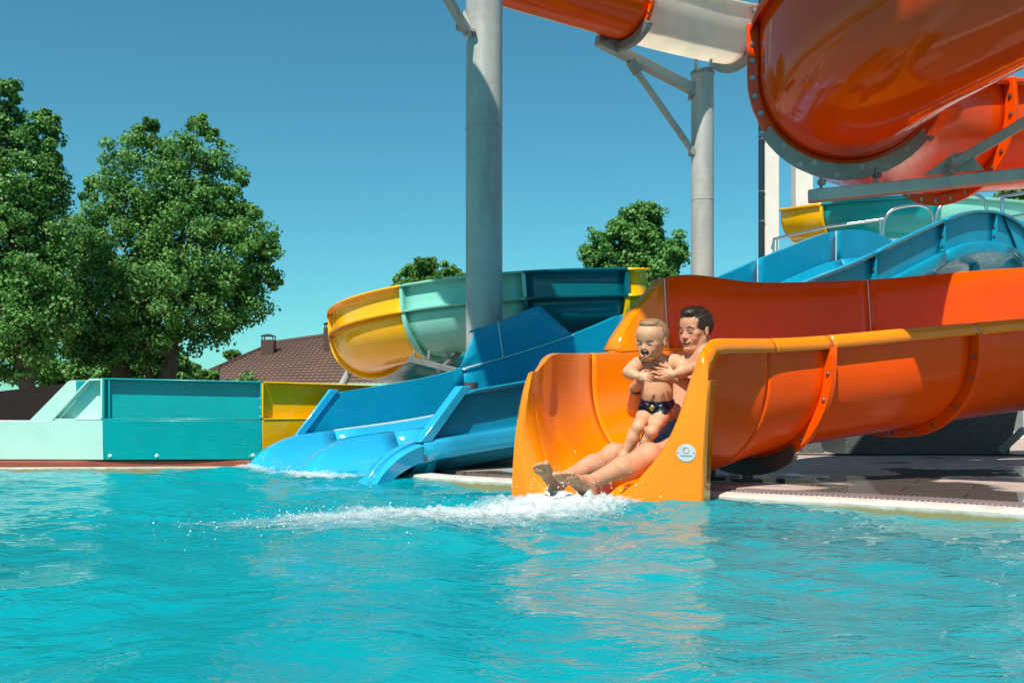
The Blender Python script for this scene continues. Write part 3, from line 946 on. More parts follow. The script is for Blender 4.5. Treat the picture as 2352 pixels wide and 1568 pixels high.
# ------------------------------------------------------------------ pillars
def pillar(label, x, y, r, top, seams):
    t = thing("support_pillar", label, "pillar", (x, y, DECK_Z), "galvanised pillars under the slides"); t["kind"] = "thing"
    n = 40
    rg = []
    zs = [DECK_Z, top - 0.02, top]
    o_ = loft("pole", [[(x + r * math.cos(2 * PI * k_ / n), y + r * math.sin(2 * PI * k_ / n), z) for k_ in range(n)] for z in zs], M['galv'], t, 40, close=True)
    for z in seams:
        rr = r + 0.002
        loft("weld_seam", [[(x + (rr + d) * math.cos(2 * PI * k_ / n), y + (rr + d) * math.sin(2 * PI * k_ / n), z + e) for k_ in range(n)] for d, e in ((0, -0.008), (0.003, -0.003), (0.003, 0.003), (0, 0.008))], M['galv'], t, 60, close=True)
    bp_ = 28
    loft("base_plate", [[(x + r * 1.7 * math.cos(2 * PI * k_ / bp_), y + r * 1.7 * math.sin(2 * PI * k_ / bp_), DECK_Z + z) for k_ in range(bp_)] for z in (0.0, 0.02)], M['galv'], t, 40, close=True)
    return t
yl = 9.1; xl = (1112 - CX) / FPX * yl; rl = 84 / FPX * yl / 2
pil_l = pillar("thick mottled galvanised pillar rising past the top of the picture behind the blue slide", xl, yl, rl, 4.9, (3.0,))
yr = 13.0; xr = (1613.5 - CX) / FPX * yr; rr_p = 51.5 / FPX * yr / 2
ztop = at(1613, 172, yr)[2]
pil_r = pillar("slimmer pale pillar with a slanted bracket arm holding up the white flume section", xr, yr, rr_p, ztop, (at(0, 460, yr)[2], 1.2))
n = 32
loft("cap_plate", [[(xr + rr_p * 1.06 * math.cos(2 * PI * k_ / n), yr + rr_p * 1.06 * math.sin(2 * PI * k_ / n), ztop + z) for k_ in range(n)] for z in (0.0, 0.03)], M['galv_dark'], pil_r, 40, close=True)
bar("cap_bracket", at(1592, 166, yr), at(1640, 155, yr), 0.12, 0.03, M['galv_dark'], pil_r)
for px in (1598, 1632):
    bar("hanger", at(px, 164, yr), at(px + 1, 128, yr), 0.03, 0.05, M['galv_dark'], pil_r, (0, 1, 0))
# slanted arm and its brace
a0 = at(1592, 206, yr - 0.02); a1 = at(1372, 92, 12.05)
bar("bracket_arm", a0, a1, 0.10, 0.13, M['galv'], pil_r, bev=0.008)
slab("arm_flange", [at(1585, 222, yr - 0.1), at(1604, 214, yr - 0.1), at(1602, 188, yr - 0.1), at(1590, 186, yr - 0.1)], (0, 1, 0), 0.2, M['galv_dark'], pil_r, 0.004)
c0 = at(1594, 352, yr - 0.02); c1 = at(1458, 158, 12.4)
bar("diagonal_brace", c0, c1, 0.06, 0.065, M['galv'], pil_r, bev=0.005)
slab("brace_lug", [at(1584, 350, yr - 0.1), at(1606, 362, yr - 0.1), at(1604, 350, yr - 0.1), at(1590, 332, yr - 0.1)], (0, 1, 0), 0.16, M['galv_dark'], pil_r, 0.004)
bar("brace_lug", at(1448, 140, 12.35), at(1466, 168, 12.4), 0.09, 0.10, M['galv_dark'], pil_r, bev=0.004)
bar("hanger", at(1380, 90, 12.0), at(1384, 66, 12.0), 0.04, 0.03, M['galv_dark'], pil_r, (0, 1, 0))
bar("hanger", at(1424, 96, 12.15), at(1426, 74, 12.15), 0.04, 0.03, M['galv_dark'], pil_r, (0, 1, 0))
bar("cross_bracket", at(1376, 96, 12.0), at(1430, 92, 12.15), 0.05, 0.035, M['galv_dark'], pil_r)
# arm stub on the thick pillar
bar("bracket_arm", at(1076, 78, yl - rl), at(1018, -20, yl - 0.55), 0.075, 0.06, M['galv'], pil_l, bev=0.005)
slab("bracket_lug", [at(1056, 62, yl - 0.10), at(1094, 78, yl - 0.10), at(1088, 68, yl - 0.10), at(1066, 22, yl - 0.10)], (0, 1, 0), 0.08, M['galv'], pil_l, 0.004)
bar("bracket_seat", at(1048, 62, yl - 0.16), at(1092, 76, yl - 0.16), 0.11, 0.03, M['galv_dark'], pil_l, bev=0.004)
bolt(at(1072, 74, yl - 0.22), (0, -1, 0), 0.014, M['bolt'], pil_l)
# ------------------------------------------------------------------ blue twin-lane slide
blue = thing("blue_twin_slide", "blue double slide with two lanes running down into the pool", "water slide", (-1.35, 6.6, 0))
BE = V(-1.35, 6.60, 0); BA = unit(V(0.745, 0.667, 0)); BT = unit(V(0.667, -0.745, 0))     # along, and towards the near side
def bp(s, t, z): return BE + BA * s + BT * t + V(0, 0, z)
_ws = [0.0, 0.64, 1.9, 3.3, 4.44, 5.48, 6.6, 7.66, 8.3, 8.95, 9.5, 9.9]
_wz = [0.52, 0.585, 0.77, 1.14, 1.54, 1.86, 2.25, 2.60, 2.74, 2.79, 2.72, 2.55]
_wsd = cr(np.stack([_ws, _wz], 1), 10)
def wtop(s): return float(np.interp(s, _wsd[:, 0], _wsd[:, 1]))
def ridge(s):
    base = wtop(s) - 0.31 - 0.055 * min(1, s / 3)
    return base
HWB = 0.79
# lanes: far ledge, lane, middle ridge, lane, near ledge, seen as one moulding
def bed(s, drop=1.0):
    rz = ridge(s)
    d = 0.20
    cols = []
    ts = np.linspace(-HWB, HWB, 57)
    for t in ts:
        x = abs(t)
        # distance from lane centre at 0.385
        q = (x - 0.395) / 0.335
        if abs(q) < 1: z = rz - d * (1 - abs(q) ** 3.4) ** 0.8
        else: z = rz - (0.03 * ((0.085 - x) / 0.085) ** 0 if x < 0.085 else 0) * 0
        cols.append((t, z))
    return cols
# exit: everything rounds down into the water over the last 0.45 m
rg = []
for s in list(np.linspace(0.0, 0.5, 16)) + [0.62, 0.75]:
    q = max(0.0, 1 - s / 0.52)
    k_ = math.sqrt(max(0.0, 1 - q ** 2.1))
    row = []
    for t, z in bed(s):
        zz = -0.16 + (z + 0.16) * k_
        x = abs(t); ln = max(0.0, 1 - abs((x - 0.395) / 0.335) ** 2)
        row.append(bp(s - 0.10 - 0.10 * ln * q, t, zz))
    rg.append(row)
exit_ = loft("exit_chute", rg, M['blue_wet'], blue, 50); solid(exit_, 0.012)
tag(exit_, "wet light blue lip with three rounded ridges at the water")
def bed_len(a, b, mat):
    rr_ = [[bp(s, t, z) for t, z in bed(s)] for s in np.linspace(a, b, max(3, int((b - a) * 5)))]
    o_ = loft("lane_bed", rr_, mat, blue, 50); solid(o_, 0.012); return o_
cuts = [0.65, 1.98, 4.1, 6.3, 8.0, 9.9]
for a, b in zip(cuts[:-1], cuts[1:]): bed_len(a, b, M['blue'] if a > 0.7 else M['blue_wet'])
# white sealed seams across the bed
for s, t0, t1 in ((0.60, -0.79, -0.30), (0.60, -0.10, 0.30)):
    pts = [bp(s, t, z + 0.006) for t, z in bed(s) if t0 <= t <= t1]
    tube("sealed_seam", pts, 0.006, M['sealant'], blue, 6)
for t, a, b in ((-HWB + 0.005, 0.42, 1.98), (HWB + 0.0, 0.5, 2.2)):
    tube("sealed_seam", [bp(s, t, ridge(s) + 0.008) for s in np.linspace(a, b, 10)], 0.006, M['sealant'], blue, 6)
# outside walls
def side_wall(name, t, a, b, lo, hi, mat, slant=0.0, flange_=0.05, out=1.0, endslant=0.0):
    """upright side panel with turned edges; slant cuts its lower end back"""
    rr_ = []
    n = max(3, int((b - a) * 7))
    for s in np.linspace(a, b, n):
        zl, zh = lo(s), hi(s)
        row = []
        for f_, o_ in ((0.0, flange_ * out), (0.0, 0.0), (0.33, 0), (0.66, 0), (1.0, 0), (1.0, flange_ * out), (0.93, flange_ * out)):
            z = zl + (zh - zl) * f_
            ss = s + (slant * f_ * max(0, 1 - (s - a) / max(0.3, b - a)) if slant else 0) - endslant * f_ * ((s - a) / (b - a))
            row.append(bp(ss, t + o_, z))
        rr_.append(row)
    o_ = loft(name, rr_, mat, blue, 30); solid(o_, 0.012)
    return o_
wl_lo = lambda s: ridge(s) + 0.004
# far wall, seen from inside
side_wall("side_panel", -HWB - 0.02, 0.36, 1.98, wl_lo, wtop, M['blue'], 0.30, 0.05, -1)
side_wall("side_panel", -HWB - 0.02, 1.98, 4.1, wl_lo, wtop, M['blue'], 0, 0.05, -1)
for a, b in ((4.1, 6.3), (6.3, 8.0), (8.0, 9.9)):
    side_wall("side_panel", -HWB - 0.02, a, b, wl_lo, wtop, M['blue'], 0, 0.05, -1)
for s in (4.1, 6.3, 8.0):
    tube("sealed_seam", [bp(s, -HWB - 0.008, ridge(s)), bp(s, -HWB - 0.008, wtop(s) + 0.004)], 0.006, M['sealant'], blue, 6)
# raised panel on the far wall
side_wall("raised_panel", -HWB - 0.02, 1.94, 3.30, lambda s: wtop(s) + 0.006, lambda s: wtop(s) + (0.345 - 0.10 * max(0, (s - 1.94) / 1.36)), M['blue'], 0.16, 0.06, -1, 0.42)
tube("sealed_seam", [bp(2.42, -HWB - 0.008, wtop(2.42) + 0.01), bp(2.36, -HWB - 0.008, wtop(2.4) + 0.33)], 0.005, M['sealant'], blue, 6)
tube("sealed_seam", [bp(s, -HWB - 0.006, wtop(s) + 0.004) for s in np.linspace(1.95, 3.3, 8)], 0.005, M['sealant'], blue, 6)
# near wall, seen from outside with turned-out flanges
side_wall("side_panel", HWB + 0.02, 0.28, 2.3, wl_lo, wtop, M['blue'], 0.34, 0.06, 1)
for a, b in ((2.3, 4.1), (4.1, 5.9), (5.9, 7.4), (7.4, 8.75), (8.75, 9.9)):
    side_wall("side_panel", HWB + 0.02, a, b, wl_lo, wtop, M['blue'], 0, 0.06, 1)
slab("end_flange", [bp(0.27, HWB + 0.012, ridge(0.28)), bp(0.36, HWB + 0.012, ridge(0.3)), bp(0.68, HWB + 0.012, wtop(0.64)), bp(0.60, HWB + 0.012, wtop(0.6) + 0.004)], BT, 0.075, M['blue_wet'], blue, 0.006)
slab("end_flange", [bp(0.35, -HWB - 0.03, ridge(0.36)), bp(0.42, -HWB - 0.03, ridge(0.36)), bp(0.73, -HWB - 0.03, wtop(0.66)), bp(0.655, -HWB - 0.03, wtop(0.66) + 0.004)], BT, 0.03, M['blue_wet'], blue, 0.006)
for s in (4.1, 5.9, 7.4, 8.75):
    slab("joint_rib", [bp(s - 0.02, HWB + 0.015, ridge(s) + 0.01), bp(s + 0.02, HWB + 0.015, ridge(s) + 0.01), bp(s + 0.02, HWB + 0.015, wtop(s) - 0.005), bp(s - 0.02, HWB + 0.015, wtop(s) - 0.005)], BT, 0.06, M['blue'], blue, 0.004)
    for f_ in (0.2, 0.5, 0.8):
        bolt(bp(s - 0.021, HWB + 0.05, ridge(s) + (wtop(s) - ridge(s)) * f_), -BA, 0.012, M['bolt'], blue)
# skirt: side face of the ledge and the belly under it
for a, b in ((0.30, 2.3), (2.3, 4.1), (4.1, 5.9), (5.9, 7.4), (7.4, 9.2)):
    rr_ = []
    for s in np.linspace(a, b, max(4, int((b - a) * 5))):
        z = ridge(s)
        rr_.append([bp(s, HWB, z + 0.012), bp(s, HWB + 0.075, z + 0.004), bp(s, HWB + 0.085, z - 0.02), bp(s, HWB + 0.075, z - 0.115), bp(s, HWB + 0.02, z - 0.135), bp(s, HWB - 0.06, z - 0.20), bp(s, HWB - 0.20, z - 0.24), bp(s, 0, z - 0.26)])
    o_ = loft("side_skirt", rr_, M['blue_wet'] if a < 1 else M['blue'], blue, 35); solid(o_, 0.012)
# side cheek closing the exit ridge
ck = []
for s in np.linspace(-0.09, 0.33, 12):
    q = max(0.0, 1 - (s + 0.10) / 0.52); k_ = math.sqrt(max(0.0, 1 - q ** 2.1))
    z = -0.16 + (ridge(max(0, s)) + 0.16) * k_
    w = 0.085
    zz = max(-0.14, z - 0.125 - 0.02 * k_)
    ck.append([bp(s, HWB - 0.01, z), bp(s, HWB + w * 0.8, z - 0.002), bp(s, HWB + w, z - 0.014), bp(s, HWB + w * 0.9, max(-0.15, z - 0.11)), bp(s, HWB - 0.02, max(-0.16, z - 0.125))])
o = loft("exit_cheek", ck, M['blue_wet'], blue, 40); solid(o, 0.010)
# round collar under the exit
cl_ = []
for a in np.linspace(-0.2, 1.25, 12):
    cl_.append([bp(0.36, HWB - 0.02 - 0.62 * (1 - math.cos(a)), ridge(0.36) - 0.12 - 0.26 * math.sin(a)), bp(0.36, HWB + 0.06 - 0.62 * (1 - math.cos(a)), ridge(0.36) - 0.10 - 0.30 * math.sin(a)), bp(0.42, HWB + 0.06 - 0.62 * (1 - math.cos(a)), ridge(0.36) - 0.10 - 0.30 * math.sin(a)), bp(0.42, HWB - 0.02 - 0.62 * (1 - math.cos(a)), ridge(0.36) - 0.12 - 0.26 * math.sin(a))])
o = loft("joint_collar", cl_, M['blue'], blue, 40, close=True)
# posts
for s, t in ((2.0, 0.45), (2.0, -0.45), (4.1, 0.45), (4.1, -0.45), (6.3, 0.5), (6.3, -0.5), (7.6, 0.62), (8.7, 0.62), (8.7, -0.5)):
    z1 = ridge(s) - 0.24
    p = bp(s, t, 0)
    box("support_post", (p[0] - 0.045, p[1] - 0.045, DECK_Z), (p[0] + 0.045, p[1] + 0.045, z1), M['blue'] if s > 7 else M['bracket'], blue, 0.004)
# hooded top end
o = loft("top_hood", [[bp(s, HWB + 0.03 + 0.02 * (k_ / 6), z) for k_, z in enumerate(np.linspace(wtop(9.0), wtop(s) - 0.75 * ((s - 9.0) / 0.9), 7))] for s in np.linspace(9.0, 9.9, 6)], M['blue'], blue, 40); solid(o, 0.012)
# ------------------------------------------------------------------ teal and yellow spiral behind
ring = thing("teal_spiral_slide", "yellow, seafoam and dark teal curved flume behind the blue slide", "water slide", (0.2, 11.4, 0))
C0 = V(0.21, 12.0); RR = 1.89
KZ = 1.05
def ring_pt(deg, z, r=RR): return (C0[0] + r * 1.0 * math.cos(R(deg)), C0[1] + r * math.sin(R(deg)), CAMZ + (z - CAMZ) * KZ)
RP = cr([ring_pt(20, 1.28), ring_pt(-10, 1.22), ring_pt(-35, 1.16), ring_pt(-60, 1.11), ring_pt(-85, 1.06), ring_pt(-110, 1.00), ring_pt(-135, 0.93), ring_pt(-160, 0.86), ring_pt(-185, 0.79), ring_pt(-210, 0.77, 1.95), ring_pt(-240, 0.76, 2.0), ring_pt(-270, 0.75, 2.1), ring_pt(-300, 0.74, 2.2)], 8)
rp_fr = frames(RP)
r_ = 0.44
rp_prof = u_prof(r_, 0.0, 0.0, 18)
# the outer wall stands on the side away from the centre
P_, T_, S_, U_ = rp_fr
outer_sign = 1.0 if np.dot(S_[30][:2], P_[30][:2] - C0) > 0 else -1.0
def idx(deg):
    an = np.unwrap(np.arctan2(RP[:, 1] - C0[1], RP[:, 0] - C0[0]))
    an = np.degrees(an); an = an - an[0] + 20
    return int(np.argmin(np.abs(an - deg)))
segs = [(20, -66, 'yellow'), (-66, -91, 'teal_dark'), (-91, -123, 'seafoam'), (-123, -170, 'yellow'), (-170, -300, 'teal')]
def outer_wall(a, b, mat, h0=0.26):
    rg = []
    for i in range(a, b + 1):
        p, s, u = P_[i], S_[i] * outer_sign, U_[i]
        e = p + s * r_ + u * r_
        rg.append([e + s * 0.055 - u * 0.02, e + s * 0.055 + u * 0.004, e + s * 0.006 + u * 0.008, e + s * 0.0 + u * h0 * 0.5, e + s * 0.004 + u * (h0 - 0.02), e + s * 0.02 + u * h0, e + s * 0.065 + u * h0, e + s * 0.07 + u * (h0 - 0.02)])
    o_ = loft("outer_wall", rg, M[mat], ring, 40); solid(o_, 0.012); return o_
for d0_, d1_, mt in segs:
    a, b = idx(d0_), idx(d1_)
    flume("flume_section", None, rp_prof, M[mt], ring, sub(rp_fr, a, b + 1))
    if mt != 'teal' or True:
        outer_wall(idx(-61) if d0_ == 20 else a, b, mt)
    collar("joint_flange", rp_fr, b, rp_prof, M[mt], ring, 0.05, 0.05, 11 if d1_ in (-123, -170) else 0, 0.011, 1)
# turned joint ribs on the outer wall
for d_, mt in ((-91, 'seafoam'), (-123, 'seafoam'), (-66, 'teal_dark'), (-170, 'yellow')):
    i = idx(d_)
    p, s, u, tt = P_[i], S_[i] * outer_sign, U_[i], T_[i]
    e = p + s * r_ + u * r_
    slab("wall_rib", [e + s * 0.0 - tt * 0.02 + u * 0.008, e + s * 0.06 - tt * 0.02 + u * 0.008, e + s * 0.062 - tt * 0.02 + u * 0.25, e - tt * 0.02 + u * 0.25], tt, 0.04, M[mt], ring, 0.004)
# supports
mount = thing("slide_mount", "grey steel bracket with slanted struts under the seafoam flume section", "bracket", (-0.9, 9.6, 0.5))
bar("beam", at(940, 824, 10.1), at(1052, 852, 9.75), 0.06, 0.055, M['galv_dark'], mount)
bar("strut", at(1006, 852, 10.0), at(1072, 796, 10.3), 0.035, 0.04, M['galv_dark'], mount)
bar("strut", at(1034, 806, 10.2), at(1016, 842, 10.2), 0.035, 0.04, M['galv_dark'], mount)
for px in (950, 984):
    bar("hanger", at(px, 826, 10.05), at(px + 2, 806, 10.05), 0.03, 0.03, M['galv_dark'], mount, (0, 1, 0))
tube("strut", [at(778, 900, 12.6), at(804, 850, 12.6)], 0.05, M['galv'], mount)

# ------------------------------------------------------------------ run-out channel along the pool
run = thing("slide_run_out", "long mint, teal and yellow run-out channel standing beside the pool", "water slide", (-3.0, 7.5, DECK_Z))
YR = 7.30
def rx(px, Y=YR): return (px - CX) / FPX * Y
zb, zm = DECK_Z + 0.026, 0.356
_yx = [-7.0, -3.0, -1.85, -1.41, -1.05]; _yy = [7.28, 7.30, 7.39, 7.65, 8.1]
yb = lambda x: float(np.interp(x, _yx, _yy))       # the near wall runs very slightly away to the right
def ztp(x): return np.interp(x, [-3.0, -1.84, -1.0], [0.655, 0.632, 0.62])
x0, x1, x2, x3 = -6.6, rx(236), (601 - CX) / FPX * 7.39, -1.1
def face(name, xa, xb, za, zb_, mat, dy=0.0, t=0.02, lean=0.0):
    return slab(name, [(xa, yb(xa) + dy, za(xa)), (xb, yb(xb) + dy, za(xb)), (xb, yb(xb) + dy + lean, zb_(xb)), (xa, yb(xa) + dy + lean, zb_(xa))], (0, 1, 0), t, mat, run, 0.004)
L0, L1, LT = (lambda x: zb), (lambda x: zm), (lambda x: float(ztp(x)))
face("lower_panel", x0, x1 - 0.002, L0, L1, M['mint'], 0.02, lean=-0.02)
face("lower_panel", x1 + 0.002, x2 - 0.002, L0, L1, M['teal'], 0.02, lean=-0.02)
face("lower_panel", x2 + 0.002, x3, L0, L1, M['yellow'], 0.02, lean=-0.02)
ZU = lambda x: zm + 0.006
face("upper_panel", x1 + 0.022, x2 - 0.012, ZU, LT, M['teal'], 0.07)
face("upper_panel", x2 + 0.012, x3, ZU, LT, M['yellow'], 0.07)
for xa, xb, mt in ((x1 - 0.004, x2 - 0.012, 'teal'), (x2 + 0.012, x3, 'yellow')):
    slab("top_flange", [(xa, yb(xa) - 0.002, LT(xa)), (xb, yb(xb) - 0.002, LT(xb)), (xb, yb(xb) + 0.10, LT(xb)), (xa, yb(xa) + 0.10, LT(xa))], (0, 0, 1), 0.012, M[mt], run, 0.004)
    slab("bottom_flange", [(xa, yb(xa) - 0.002, zm + 0.004), (xb, yb(xb) - 0.002, zm + 0.004), (xb, yb(xb) + 0.08, zm + 0.004), (xa, yb(xa) + 0.08, zm + 0.004)], (0, 0, 1), 0.010, M[mt], run, 0.003)
for xx, mt, w in ((x1 + 0.0, 'teal', 0.012), (x2 - 0.012, 'teal', 0.011), (x2 + 0.001, 'yellow', 0.011)):
    slab("joint_flange", [(xx, yb(xx), zm + 0.016), (xx + w, yb(xx), zm + 0.016), (xx + w, yb(xx), LT(xx) - 0.002), (xx, yb(xx), LT(xx) - 0.002)], (0, 1, 0), 0.072, M[mt], run, 0.002)
slab("joint_flange", [(x1 - 0.018, yb(x1), zm + 0.012), (x1 - 0.003, yb(x1), zm + 0.012), (x1 - 0.003, yb(x1), LT(x1) + 0.008), (x1 - 0.018, yb(x1), LT(x1) + 0.008)], (0, 1, 0), 0.08, M['mint'], run, 0.003)
for f_ in (0.1, 0.35, 0.6, 0.85):
    bolt((x2 - 0.014, yb(x2) + 0.04, zm + (0.27) * f_), (-1, 0, 0), 0.008, M['bolt'], run)
    bolt((x1 - 0.02, yb(x1) + 0.04, zm + (0.27) * f_), (-1, 0, 0), 0.008, M['bolt'], run)
for xx in np.linspace(x1 + 0.1, x2 - 0.1, 11):
    bolt((xx, yb(xx) + 0.03, zm + 0.014), (0, 0, 1), 0.006, M['bolt'], run)
for xx, mt in ((rx(250), 'bolt'), (rx(355), 'bolt'), (rx(573), 'bolt')):
    bolt((xx, yb(xx) + 0.018, zb + 0.03), (0, -1, 0), 0.010, M['mint'], run)
# sloping mint end with its turned edge
e_lo, e_hi = rx(126), x1 - 0.02
mk("end_panel", [(e_lo, yb(e_lo) + 0.07, zm + 0.006), (e_hi, yb(e_hi) + 0.07, zm + 0.006), (e_hi, yb(e_hi) + 0.07, 0.655), (e_hi - 0.07, yb(e_hi) + 0.07, 0.652),
                 (e_lo, yb(e_lo) + 0.088, zm + 0.006), (e_hi, yb(e_hi) + 0.088, zm + 0.006), (e_hi, yb(e_hi) + 0.088, 0.655), (e_hi - 0.07, yb(e_hi) + 0.088, 0.652)],
   [(0, 1, 2, 3), (7, 6, 5, 4), (0, 4, 5, 1), (1, 5, 6, 2), (2, 6, 7, 3), (3, 7, 4, 0)], M['mint'], run, 30)
ed = [(e_lo - 0.02, 0, zm + 0.012), (e_lo + 0.01, 0, zm + 0.045), (e_hi - 0.10, 0, 0.640), (e_hi - 0.06, 0, 0.660), (e_hi, 0, 0.664)]
rg = [[(x, YR - 0.005 + y_, z + dz) for y_, dz in ((-0.0, 0), (0.09, 0), (0.09, -0.014), (-0.0, -0.014))] for x, _, z in cr(ed, 4)]
loft("slanted_edge", rg, M['mint'], run, 40, close=True)
slab("bottom_flange", [(e_lo - 0.01, YR - 0.002, zm + 0.003), (e_hi, YR - 0.002, zm + 0.003), (e_hi, YR + 0.08, zm + 0.003), (e_lo - 0.01, YR + 0.08, zm + 0.003)], (0, 0, 1), 0.010, M['mint'], run, 0.003)
# far wall of the channel
YF = 8.25
fx = lambda px: (px - CX) / FPX * YF
zf0 = 0.34; ztf = at(0, 873, YF)[2]
mk("far_panel", [(fx(66), YF, zf0), (fx(240), YF, zf0), (fx(240), YF, ztf), (fx(164), YF, ztf), (fx(156), YF, ztf - 0.01),
                 (fx(66), YF + 0.02, zf0), (fx(240), YF + 0.02, zf0), (fx(240), YF + 0.02, ztf), (fx(164), YF + 0.02, ztf), (fx(156), YF + 0.02, ztf - 0.01)],
   [(0, 1, 2, 3, 4), (9, 8, 7, 6, 5), (0, 5, 6, 1), (1, 6, 7, 2), (2, 7, 8, 3), (3, 8, 9, 4), (4, 9, 5, 0)], M['mint'], run, 30)
box("far_panel", (fx(176), YF - 0.014, zf0), (fx(540), YF - 0.002, ztf - 0.004), M['teal'], run, 0.003)
box("far_lower_panel", (-6.6, YF, zb), (-2.3, YF + 0.02, zf0 - 0.003), M['mint'], run, 0.003)
box("channel_floor", (-6.6, YR + 0.12, zb), (-2.3, YF - 0.02, zb + 0.06), M['teal'], run, 0.003)

# ------------------------------------------------------------------ closed-looking flume far right behind the railings
back_fl = thing("banded_back_flume", "yellow, dark teal and mint flume curving behind the railings", "water slide", (6.5, 16, 0))
BPs = cr([at(1840, 560, 17.2), at(1900, 556, 16.6), at(2010, 548, 16.0), at(2130, 545, 15.8), at(2250, 552, 15.9), at(2340, 560, 16.5), at(2400, 570, 17.6)], 8)
bfr = frames(BPs)
bprof = rim_out(u_prof(0.46, 0.1, 0.1, 16))
for a, b, mt in ((0, 10, 'yellow'), (10, 24, 'teal'), (24, 41, 'seafoam'), (41, len(BPs) - 1, 'yellow')):
    flume("flume_section", None, bprof, M[mt], back_fl, sub(bfr, a, b + 1))
    collar("joint_flange", bfr, b, u_prof(0.46, 0.1, 0.1, 16), M[mt], back_fl, 0.05, 0.05)
bar("support_post", at(1990, 560, 16.0), V(*(at(1990, 560, 16.0)[:2]), DECK_Z), 0.1, 0.1, M['galv_dark'], back_fl, (1, 0, 0))
bar("support_post", at(2270, 560, 16.0), V(*(at(2270, 560, 16.0)[:2]), DECK_Z), 0.1, 0.1, M['galv_dark'], back_fl, (1, 0, 0))
# ------------------------------------------------------------------ white building with columns, platform and railings
M['render_white'] = plain("painted_render", (0.66, 0.63, 0.58), 0.75, 0, 0.06, 3, 0.2, 90)
M['drainpipe'] = plain("dark_drainpipe", (0.012, 0.022, 0.028), 0.35)
M['dark_stone'] = plain("dark_speckled_stone", (0.055, 0.062, 0.06), 0.6, 0, 0.6, 70, 0.4, 60)
def column(label, px0, px1, Y, ztop):
    a, b = at(px0, 945, Y)[0], at(px1, 945, Y)[0]
    t = thing("building_column", label, "column", ((a + b) / 2, Y, DECK_Z), "white columns of the building"); t["kind"] = "thing"
    box("shaft", (a, Y, DECK_Z + 0.25), (b, Y + (b - a), ztop), M['render_white'], t, 0.012)
    box("plinth", (a - 0.04, Y - 0.04, DECK_Z), (b + 0.04, Y + (b - a) + 0.04, DECK_Z + 0.25), M['render_white'], t, 0.012)
    return t
c1 = column("white column with a dark drainpipe fixed down its side", 1756, 1790, 18.0, 9.5)
c2 = column("plain white column standing behind the steel beam", 1828, 1868, 18.0, 9.5)
xp = at(1750, 945, 17.95)[0]
tube("drainpipe", [(xp, 17.98, DECK_Z), (xp, 17.98, 9.4)], 0.055, M['drainpipe'], c1, 14)
for y_ in (320, 440, 508, 600):
    z = at(0, y_, 17.98)[2]
    tube("pipe_clip", [(xp - 0.06, 17.975, z), (xp, 17.915, z), (xp + 0.06, 17.975, z)], 0.010, M['steel'], c1, 6)
plat = thing("platform_building", "low white rendered platform wall below the railings", "platform", (7.5, 14, DECK_Z))
pz = at(0, 600, 13.6)[2]
hexa("platform_wall", [(4.9, 14.2, DECK_Z), (12, 12.6, DECK_Z), (12, 16.5, DECK_Z), (4.9, 16.5, DECK_Z)], [(4.9, 14.2, pz - 0.10), (12, 12.6, pz - 0.02), (12, 16.5, pz - 0.02), (4.9, 16.5, pz - 0.10)], M['render_white'], plat, 0.01)
hexa("platform_slab", [(4.8, 14.1, pz - 0.097), (12, 12.5, pz - 0.017), (12, 16.5, pz - 0.017), (4.8, 16.5, pz - 0.097)], [(4.8, 14.1, pz), (12, 12.5, pz + 0.08), (12, 16.5, pz + 0.08), (4.8, 16.5, pz)], M['render_white'], plat, 0.01)
# hand rails
rl1 = thing("stair_handrail", "sloping stainless handrail rising beside the top of the blue slide", "handrail", (5.0, 15, 0))
tube("top_rail", [at(1774, 572, 15.4), at(1777, 549, 15.4), at(1900, 521, 15.2), at(2030, 503, 15.0)], 0.022, M['steel'], rl1, 10)
tube("post", [at(1777, 640, 15.4), at(1777, 549, 15.4)], 0.018, M['steel'], rl1, 8)
tube("post", [at(1785, 640, 15.4), at(1785, 547, 15.4)], 0.014, M['steel'], rl1, 8)
tube("post", [at(2024, 600, 15.0), at(2022, 504, 15.0)], 0.022, M['steel'], rl1, 8)
tube("mid_rail", [at(1790, 575, 15.38), at(1800, 572, 15.36), at(1860, 560, 15.3)], 0.014, M['steel'], rl1, 8)
arcs = [("bent stainless hoop rail between the two blue slide lanes", [at(2030, 600, 14.2), at(2028, 540, 14.2), at(2030, 510, 14.2), at(2045, 485, 14.2), at(2075, 474, 14.2), at(2110, 471, 14.2), at(2132, 478, 14.2), at(2142, 500, 14.2), at(2146, 540, 14.2)]),
        ("bent stainless hoop rail at the head of the near blue lane", [at(2148, 540, 13.0), at(2150, 495, 13.0), at(2165, 470, 13.0), at(2200, 452, 13.0), at(2240, 448, 13.0), at(2262, 462, 13.0), at(2270, 500, 13.0), at(2298, 530, 13.0), at(2312, 560, 13.0), at(2316, 596, 13.0)])]
for lb, pts in arcs:
    tag(tube("hoop_rail", cr(pts, 5), 0.022, M['steel'], None, 10), lb, "rail", "hoop rails at the slide head")
rl2 = thing("platform_railing", "stainless railing with upright bars along the platform edge", "railing", (7, 13, pz))
tube("top_rail", [at(2292, 452, 12.9), at(2420, 432, 12.2)], 0.022, M['steel'], rl2, 10)
tube("mid_rail", [at(2292, 545, 12.9), at(2420, 525, 12.2)], 0.014, M['steel'], rl2, 8)
tube("mid_rail", [at(2300, 502, 12.9), at(2420, 480, 12.2)], 0.014, M['steel'], rl2, 8)
tube("bottom_rail", [at(2300, 596, 12.9), at(2420, 578, 12.2)], 0.014, M['steel'], rl2, 8)
tube("post", [at(2302, 600, 12.9), at(2302, 450, 12.9)], 0.028, M['steel'], rl2, 8)
